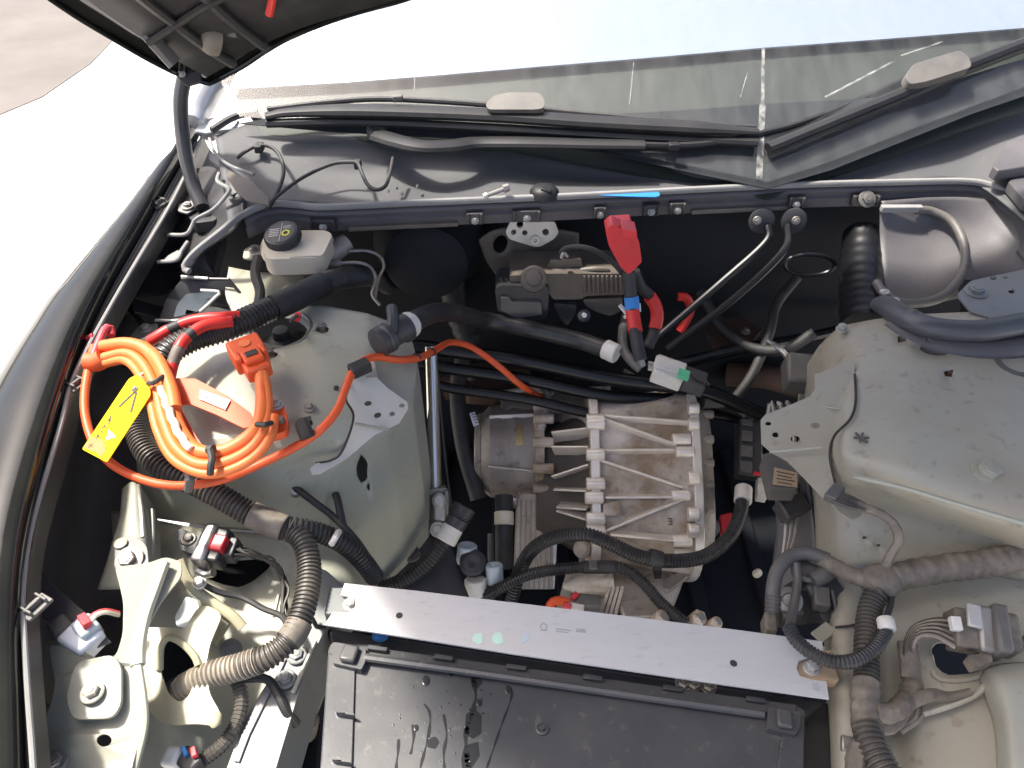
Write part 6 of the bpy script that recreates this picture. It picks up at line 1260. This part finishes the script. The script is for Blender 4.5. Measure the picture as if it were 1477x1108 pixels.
b = MB(); b.bar(P(264, 1086, .655), P(270, 1082, .655), .012, .01); b.obj('blue_lock', 'blue', lp, bevel=.001)
b = MB(); b.bar(P(276, 1088, .655), P(284, 1084, .655), .012, .01); b.obj('pink_lock', 'pink_red', lp, bevel=.001)
sl_ = thing('side_lamp_plug', 'light grey plug with red insert and tan wires at the far left', 'connector', P(115, 920, .70))
b = MB(); b.bar(P(102, 912, .745), P(138, 935, .74), .035, .03); b.obj('body', 'sticker', sl_, bevel=.004)
b = MB(); b.bar(P(118, 898, .755), P(136, 918, .75), .024, .028); b.obj('neck', 'blue_white', sl_, bevel=.004)
b = MB(); b.bar(P(116, 899, .77), P(128, 893, .768), .018, .01); b.obj('red_insert', 'pink_red', sl_, bevel=.001)
for k in range(3): MB().tube(PX([(124 + k * 3, 896 + k * 3, .765), (136 + k, 885 + k * 2, .765), (152, 880 + k * 2, .76), (172, 884 + k * 2, .745)]), .0022, 6).obj('wire', 'reservoir' if k else 'pink_red', sl_)
b = MB(); b.bar(P(82, 898, .75), P(96, 915, .75), .022, .02); b.obj('bracket', 'grey_plastic', sl_, bevel=.003)

# ================================================================= right-hand loom, plugs and pump
def wrap(s, a, t): return 1 + .05 * math.sin(s * 420 + a) + .10 * noise.noise(Vector((s * 45, math.cos(a) * 1.2, math.sin(a) * 1.2)))
lm = thing('right_wiring_loom', 'dusty taped wiring loom crossing the right apron', 'wiring loom', P(1320, 830, .7))
MB().tube(PX([(1600, 768, .80), (1480, 800, .765), (1420, 812, .755), (1360, 820, .745), (1310, 828, .74), (1275, 840, .735), (1258, 855, .73)]), .0178, 18, rfun=wrap, step=.0035).obj('taped_trunk', 'loom_tape', lm)
MB().tube(PX([(1290, 838, .735), (1255, 838, .735), (1225, 828, .725), (1195, 812, .71), (1170, 800, .70)]), .0105, 14, rfun=wrap, step=.0035).obj('taped_branch', 'loom_tape', lm)
b = MB(); b.sphere(P(1272, 838, .737), .0235, (1.1, 1, .85), 18, 12); b.obj('taped_joint', 'loom_tape', lm)
MB().tube(PX([(1268, 848, .735), (1255, 880, .725), (1250, 930, .718), (1250, 970, .712), (1250, 995, .71)]), .0152, 16, corr=(.0055, .18)).obj('conduit', 'hose_dusty', lm, angle=25)
MB().tube(PX([(1250, 985, .712), (1248, 1010, .71), (1248, 1035, .708), (1252, 1058, .706)]), .0165, 16, rfun=wrap, step=.0035).obj('taped_section', 'loom_tape', lm)
MB().tube(PX([(1250, 1045, .71), (1258, 1075, .71), (1275, 1110, .71), (1300, 1150, .71)]), .0172, 16, corr=(.006, .17)).obj('lower_conduit', 'hose_dusty', lm, angle=25)
MB().tube(PX([(1240, 1080, .70), (1235, 1100, .70), (1232, 1140, .70)]), .012, 10, rfun=wrap).obj('taped_branch', 'loom_tape', lm)
MB().tube(PX([(1258, 1025, .712), (1280, 1030, .705), (1298, 1020, .70), (1310, 1005, .69), (1318, 985, .685)]), .012, 12, rfun=wrap, step=.0035).obj('taped_branch', 'loom_tape', lm)
MB().tube(PX([(1265, 1052, .70), (1285, 1050, .695), (1300, 1035, .69), (1312, 1010, .685)]), .007, 10, rfun=wrap).obj('taped_branch', 'loom_tape', lm)
MB().tube(PX([(1310, 1012, .695), (1345, 1002, .695), (1370, 1005, .69), (1400, 998, .695)]), .0095, 12, rfun=lambda s, a, t: 1 - .55 * t).obj('taped_tail', 'loom_tape', lm)
MB().tube(PX([(1440, 1112, .68), (1300, 1095, .66), (1320, 1080, .66)]), .004, 6)
sc_ = thing('short_conduit', 'thin black corrugated tube looping over the right bar end', 'conduit', P(1210, 945, .71))
MB().tube(PX([(1138, 905, .73), (1150, 925, .735), (1175, 945, .74), (1205, 955, .742), (1235, 952, .742), (1262, 935, .74), (1278, 910, .735)]), .0088, 14, corr=(.0048, .16)).obj('tube', 'hose', sc_, angle=25)
a_, c_ = P(1280, 910, .738), P(1277, 894, .74); collar(sc_, a_, c_ - a_, .0105, .016)
MB().tube(PX([(1277, 895, .74), (1285, 870, .735), (1286, 850, .73)]), .004, 8).obj('wire', 'rubber', sc_)
tc_ = thing('tower_clip_wire', 'taped wire with clip curling on the front of the right tower', 'wire', P(1270, 750, .8))
MB().tube(PX([(1195, 712, .815), (1215, 722, .82), (1245, 732, .82), (1268, 740, .81), (1290, 758, .80), (1296, 780, .785), (1285, 800, .765), (1275, 825, .745)]), .0062, 10, rfun=wrap).obj('wire', 'loom_tape', tc_)
for k in range(5): MB().tube(PX([(1200, 706 + k * 4, .825), (1225, 716 + k * 4, .826), (1248, 728 + k * 2, .822)]), .0024, 6).obj('strand', 'hose_dusty', tc_)
b = MB(); b.bar(P(1195, 708, .822), P(1212, 716, .824), .028, .012); b.obj('clip', 'grey_plastic', tc_, bevel=.002)
rh = thing('right_headlamp_plug', 'dusty tan plug with many grey wires on the right apron', 'connector', P(1400, 920, .68))
b = MB(); b.bar(P(1412, 878, .745), P(1418, 945, .725), .024, .045); b.obj('cover', 'steel_dull', rh, bevel=.005, seg=3)
b = MB(); b.bar(P(1430, 878, .75), P(1440, 948, .735), .018, .048); b.obj('lever_frame', 'grey_plastic', rh, bevel=.005)
b = MB(); b.bar(P(1448, 890, .74), P(1455, 945, .73), .02, .04); b.obj('backshell', 'loom_tape', rh, bevel=.006)
b = MB(); b.bar(P(1384, 882, .74), P(1390, 938, .725), .028, .036); b.obj('body', 'loom_tape', rh, bevel=.003)
b = MB(); b.bar(P(1376, 890, .757), P(1380, 910, .752), .012, .01); b.obj('lock', 'white_plastic', rh, bevel=.001)
b = MB(); b.bar(P(1404, 872, .768), P(1406, 905, .762), .016, .006); b.obj('cover_face', 'zinc', rh, bevel=.002)
b = MB(); b.plate(fillet([(1395, 945), (1430, 938), (1432, 955), (1405, 962)], 3), lambda a, c: P(a, c, .735), .015); b.obj('lower_lobe', 'loom_tape', rh, bevel=.004)
b = MB(); b.tube(PX([(1462, 925, .72), (1475, 928, .715), (1490, 915, .715)]), .006, 8); b.obj('side_lever', 'grey_plastic', rh)
for k in range(10):
    y0 = 893 + k * 4.6; off = (k - 5)
    MB().tube(PX([(1378, y0, .735), (1350, 893 + k * 2.8, .732), (1325, 900 + k * 2, .725), (1310 + k * .8, 915 + k * 2, .715), (1304 + k * 1.6, 945, .70), (1306 + k * 1.6, 985, .69)]), .0027, 6).obj('wire', 'hose_sand' if k % 2 else 'hose_dusty', rh)
MB().tube(PX([(1310, 928, .70), (1312, 955, .695), (1314, 980, .69)]), .013, 12, flat=.6, rfun=wrap).obj('wire_sleeve', 'loom_tape', rh)
for k in range(2): MB().tube(PX([(1318 + k * 7, 980, .68), (1322 + k * 8, 1010, .672), (1320 + k * 9, 1035, .665), (1300, 1050 + 6 * k, .66)]), .003, 6).obj('wire', 'hose_sand', rh)
# pump cluster on the inner rail
pp = thing('coolant_valve', 'grey dusty valve cluster left of the right chassis rail', 'valve', P(1150, 880, .55))
b = MB(); b.bar(P(1160, 835, .66), P(1192, 890, .63), .055, .07); b.obj('body', 'black_plastic', pp, bevel=.006)
b = MB(); b.bar(P(1172, 862, .68), P(1195, 866, .68), .03, .02); b.obj('label_block', 'grey_plastic', pp, bevel=.003)
b = MB(); b.bar(P(1120, 885, .66), P(1150, 880, .66), .03, .03); b.obj('connector', 'grey_plastic', pp, bevel=.003)
b = MB(); b.bar(P(1100, 902, .665), P(1118, 905, .665), .028, .03); b.obj('tan_connector', 'loom_tape', pp, bevel=.003)
b = MB(); b.lathe(P(1137, 867, .675), Vector((-.1, -.4, 1)), [(0, .018), (.006, .018), (.008, .010), (.005, .008), (.005, .0002)], 22); b.obj('ring_terminal', 'steel_dull', pp)
b = MB(); b.lathe(P(1166, 822, .675), Vector((-.3, -.3, 1)), [(0, .024), (.02, .024), (.022, .018), (.01, .015), (.01, .0002)], 22); b.obj('round_cap', 'grey_plastic', pp)
b = MB(); b.tube(PX([(1172, 838, .69), (1190, 828, .695), (1205, 815, .695)]), .012, 12); b.obj('outlet', 'grey_plastic', pp)
b = MB(); b.tube(PX([(1200, 852, .68), (1205, 880, .67), (1202, 905, .665), (1190, 912, .665)]), .004, 8); b.obj('bracket_wire', 'black_plastic', pp)
b = MB(); b.bar(P(1180, 905, .67), P(1196, 920, .67), .03, .004); b.obj('foot_tab', 'paint', pp, bevel=.001)
vh = thing('valve_hose', 'smooth grey hose arching from the loom to the valve cluster', 'hose', P(1120, 860, .6))
MB().tube(PX([(1195, 808, .71), (1165, 798, .71), (1140, 803, .705), (1122, 822, .70), (1115, 850, .69), (1114, 885, .675)]), .0098, 12).obj('tube', 'grey_plastic', vh)
MB().tube(PX([(1116, 858, .69), (1114, 885, .677)]), .0108, 12, corr=(.005, .15)).obj('ribbed_end', 'grey_plastic', vh, angle=25)
t = MB().tube(PX([(1148, 812, .70), (1150, 840, .69), (1146, 870, .69), (1142, 890, .70), (1138, 905, .72)]), .006, 8).obj('valve_wire', 'grey_plastic'); tag(t, 'dusty wire hanging in front of the valve cluster', 'wire')
# sensor block with paper label and metal lines between tower and bay
sn = thing('labelled_sensor', 'dusty sensor block with a tan printed label under the right tower bracket', 'sensor', P(1130, 690, .55))
b = MB(); b.plate(fillet([(1100, 655), (1125, 650), (1155, 680), (1150, 705), (1112, 704)], 4), lambda a, c: P(a, c, .66), .03); b.obj('body', 'grey_plastic', sn, bevel=.003)
b = MB(); b.plate([(1117, 674), (1150, 682), (1150, 703), (1114, 699)], lambda a, c: P(a, c, .6615), .0006); lb_ = b.obj('label', 'paper', sn)
for k in range(4):
    b = MB(); b.bar(P(1120 + (k % 2), 680 + k * 5, .6622), P(1146 - 4 * (k % 2), 685 + k * 4.6, .6622), .0014, .0003); b.obj('print_line', 'ink', lb_)
for k in range(3):
    t = MB().tube(PX([(1108 + k * 14, 598 - k * 4, .66), (1112 + k * 12, 580, .68), (1118 + k * 12, 600, .66), (1128 + k * 9, 640, .63), (1134 + k * 7, 700, .60), (1134 + k * 7, 760, .57), (1130 + k * 4, 800, .55)]), .0042, 8).obj('metal_line', 'steel_dull'); tag(t, ['leftmost of three metal lines passing the labelled sensor', 'middle of three metal lines passing the labelled sensor', 'rightmost of three metal lines passing the labelled sensor'][k], 'pipe', 'metal lines beside the right tower')
ab = thing('abs_block', 'dusty grey block with two metal lines above the right tower bracket', 'block', P(1150, 545, .6))
b = MB(); b.bar(P(1150, 518, .68), P(1152, 560, .66), .05, .05); b.obj('body', 'grey_plastic', ab, bevel=.006)
for k in range(2): MB().tube(PX([(1106 + k * 8, 490 + k * 4, .70), (1125 + k * 4, 505, .69), (1138 + k * 6, 522, .69)]), .0035, 8).obj('line', 'steel', ab)
b = MB(); b.bar(P(1134, 720, .60), P(1150, 745, .59), .05, .03); tag(b.obj('wire_clamp', 'black_plastic', bevel=.004), 'black clamp holding the metal lines below the labelled sensor', 'clamp')
b = MB(); b.cyl(P(1012, 580, .58), P(1045, 582, .57), .014, .008, 12); tag(b.obj('wire_boot', 'grey_plastic'), 'grey wire boot just right of the gearbox top', 'boot')
b = MB(); b.lathe(P(1091, 828, .35), Vector((0, -.4, 1)), [(0, .008), (.012, .008), (.02, .004)], 12); tag(b.obj('lone_stud', 'reservoir'), 'small tan stud alone in the dark right of the hoses', 'stud')
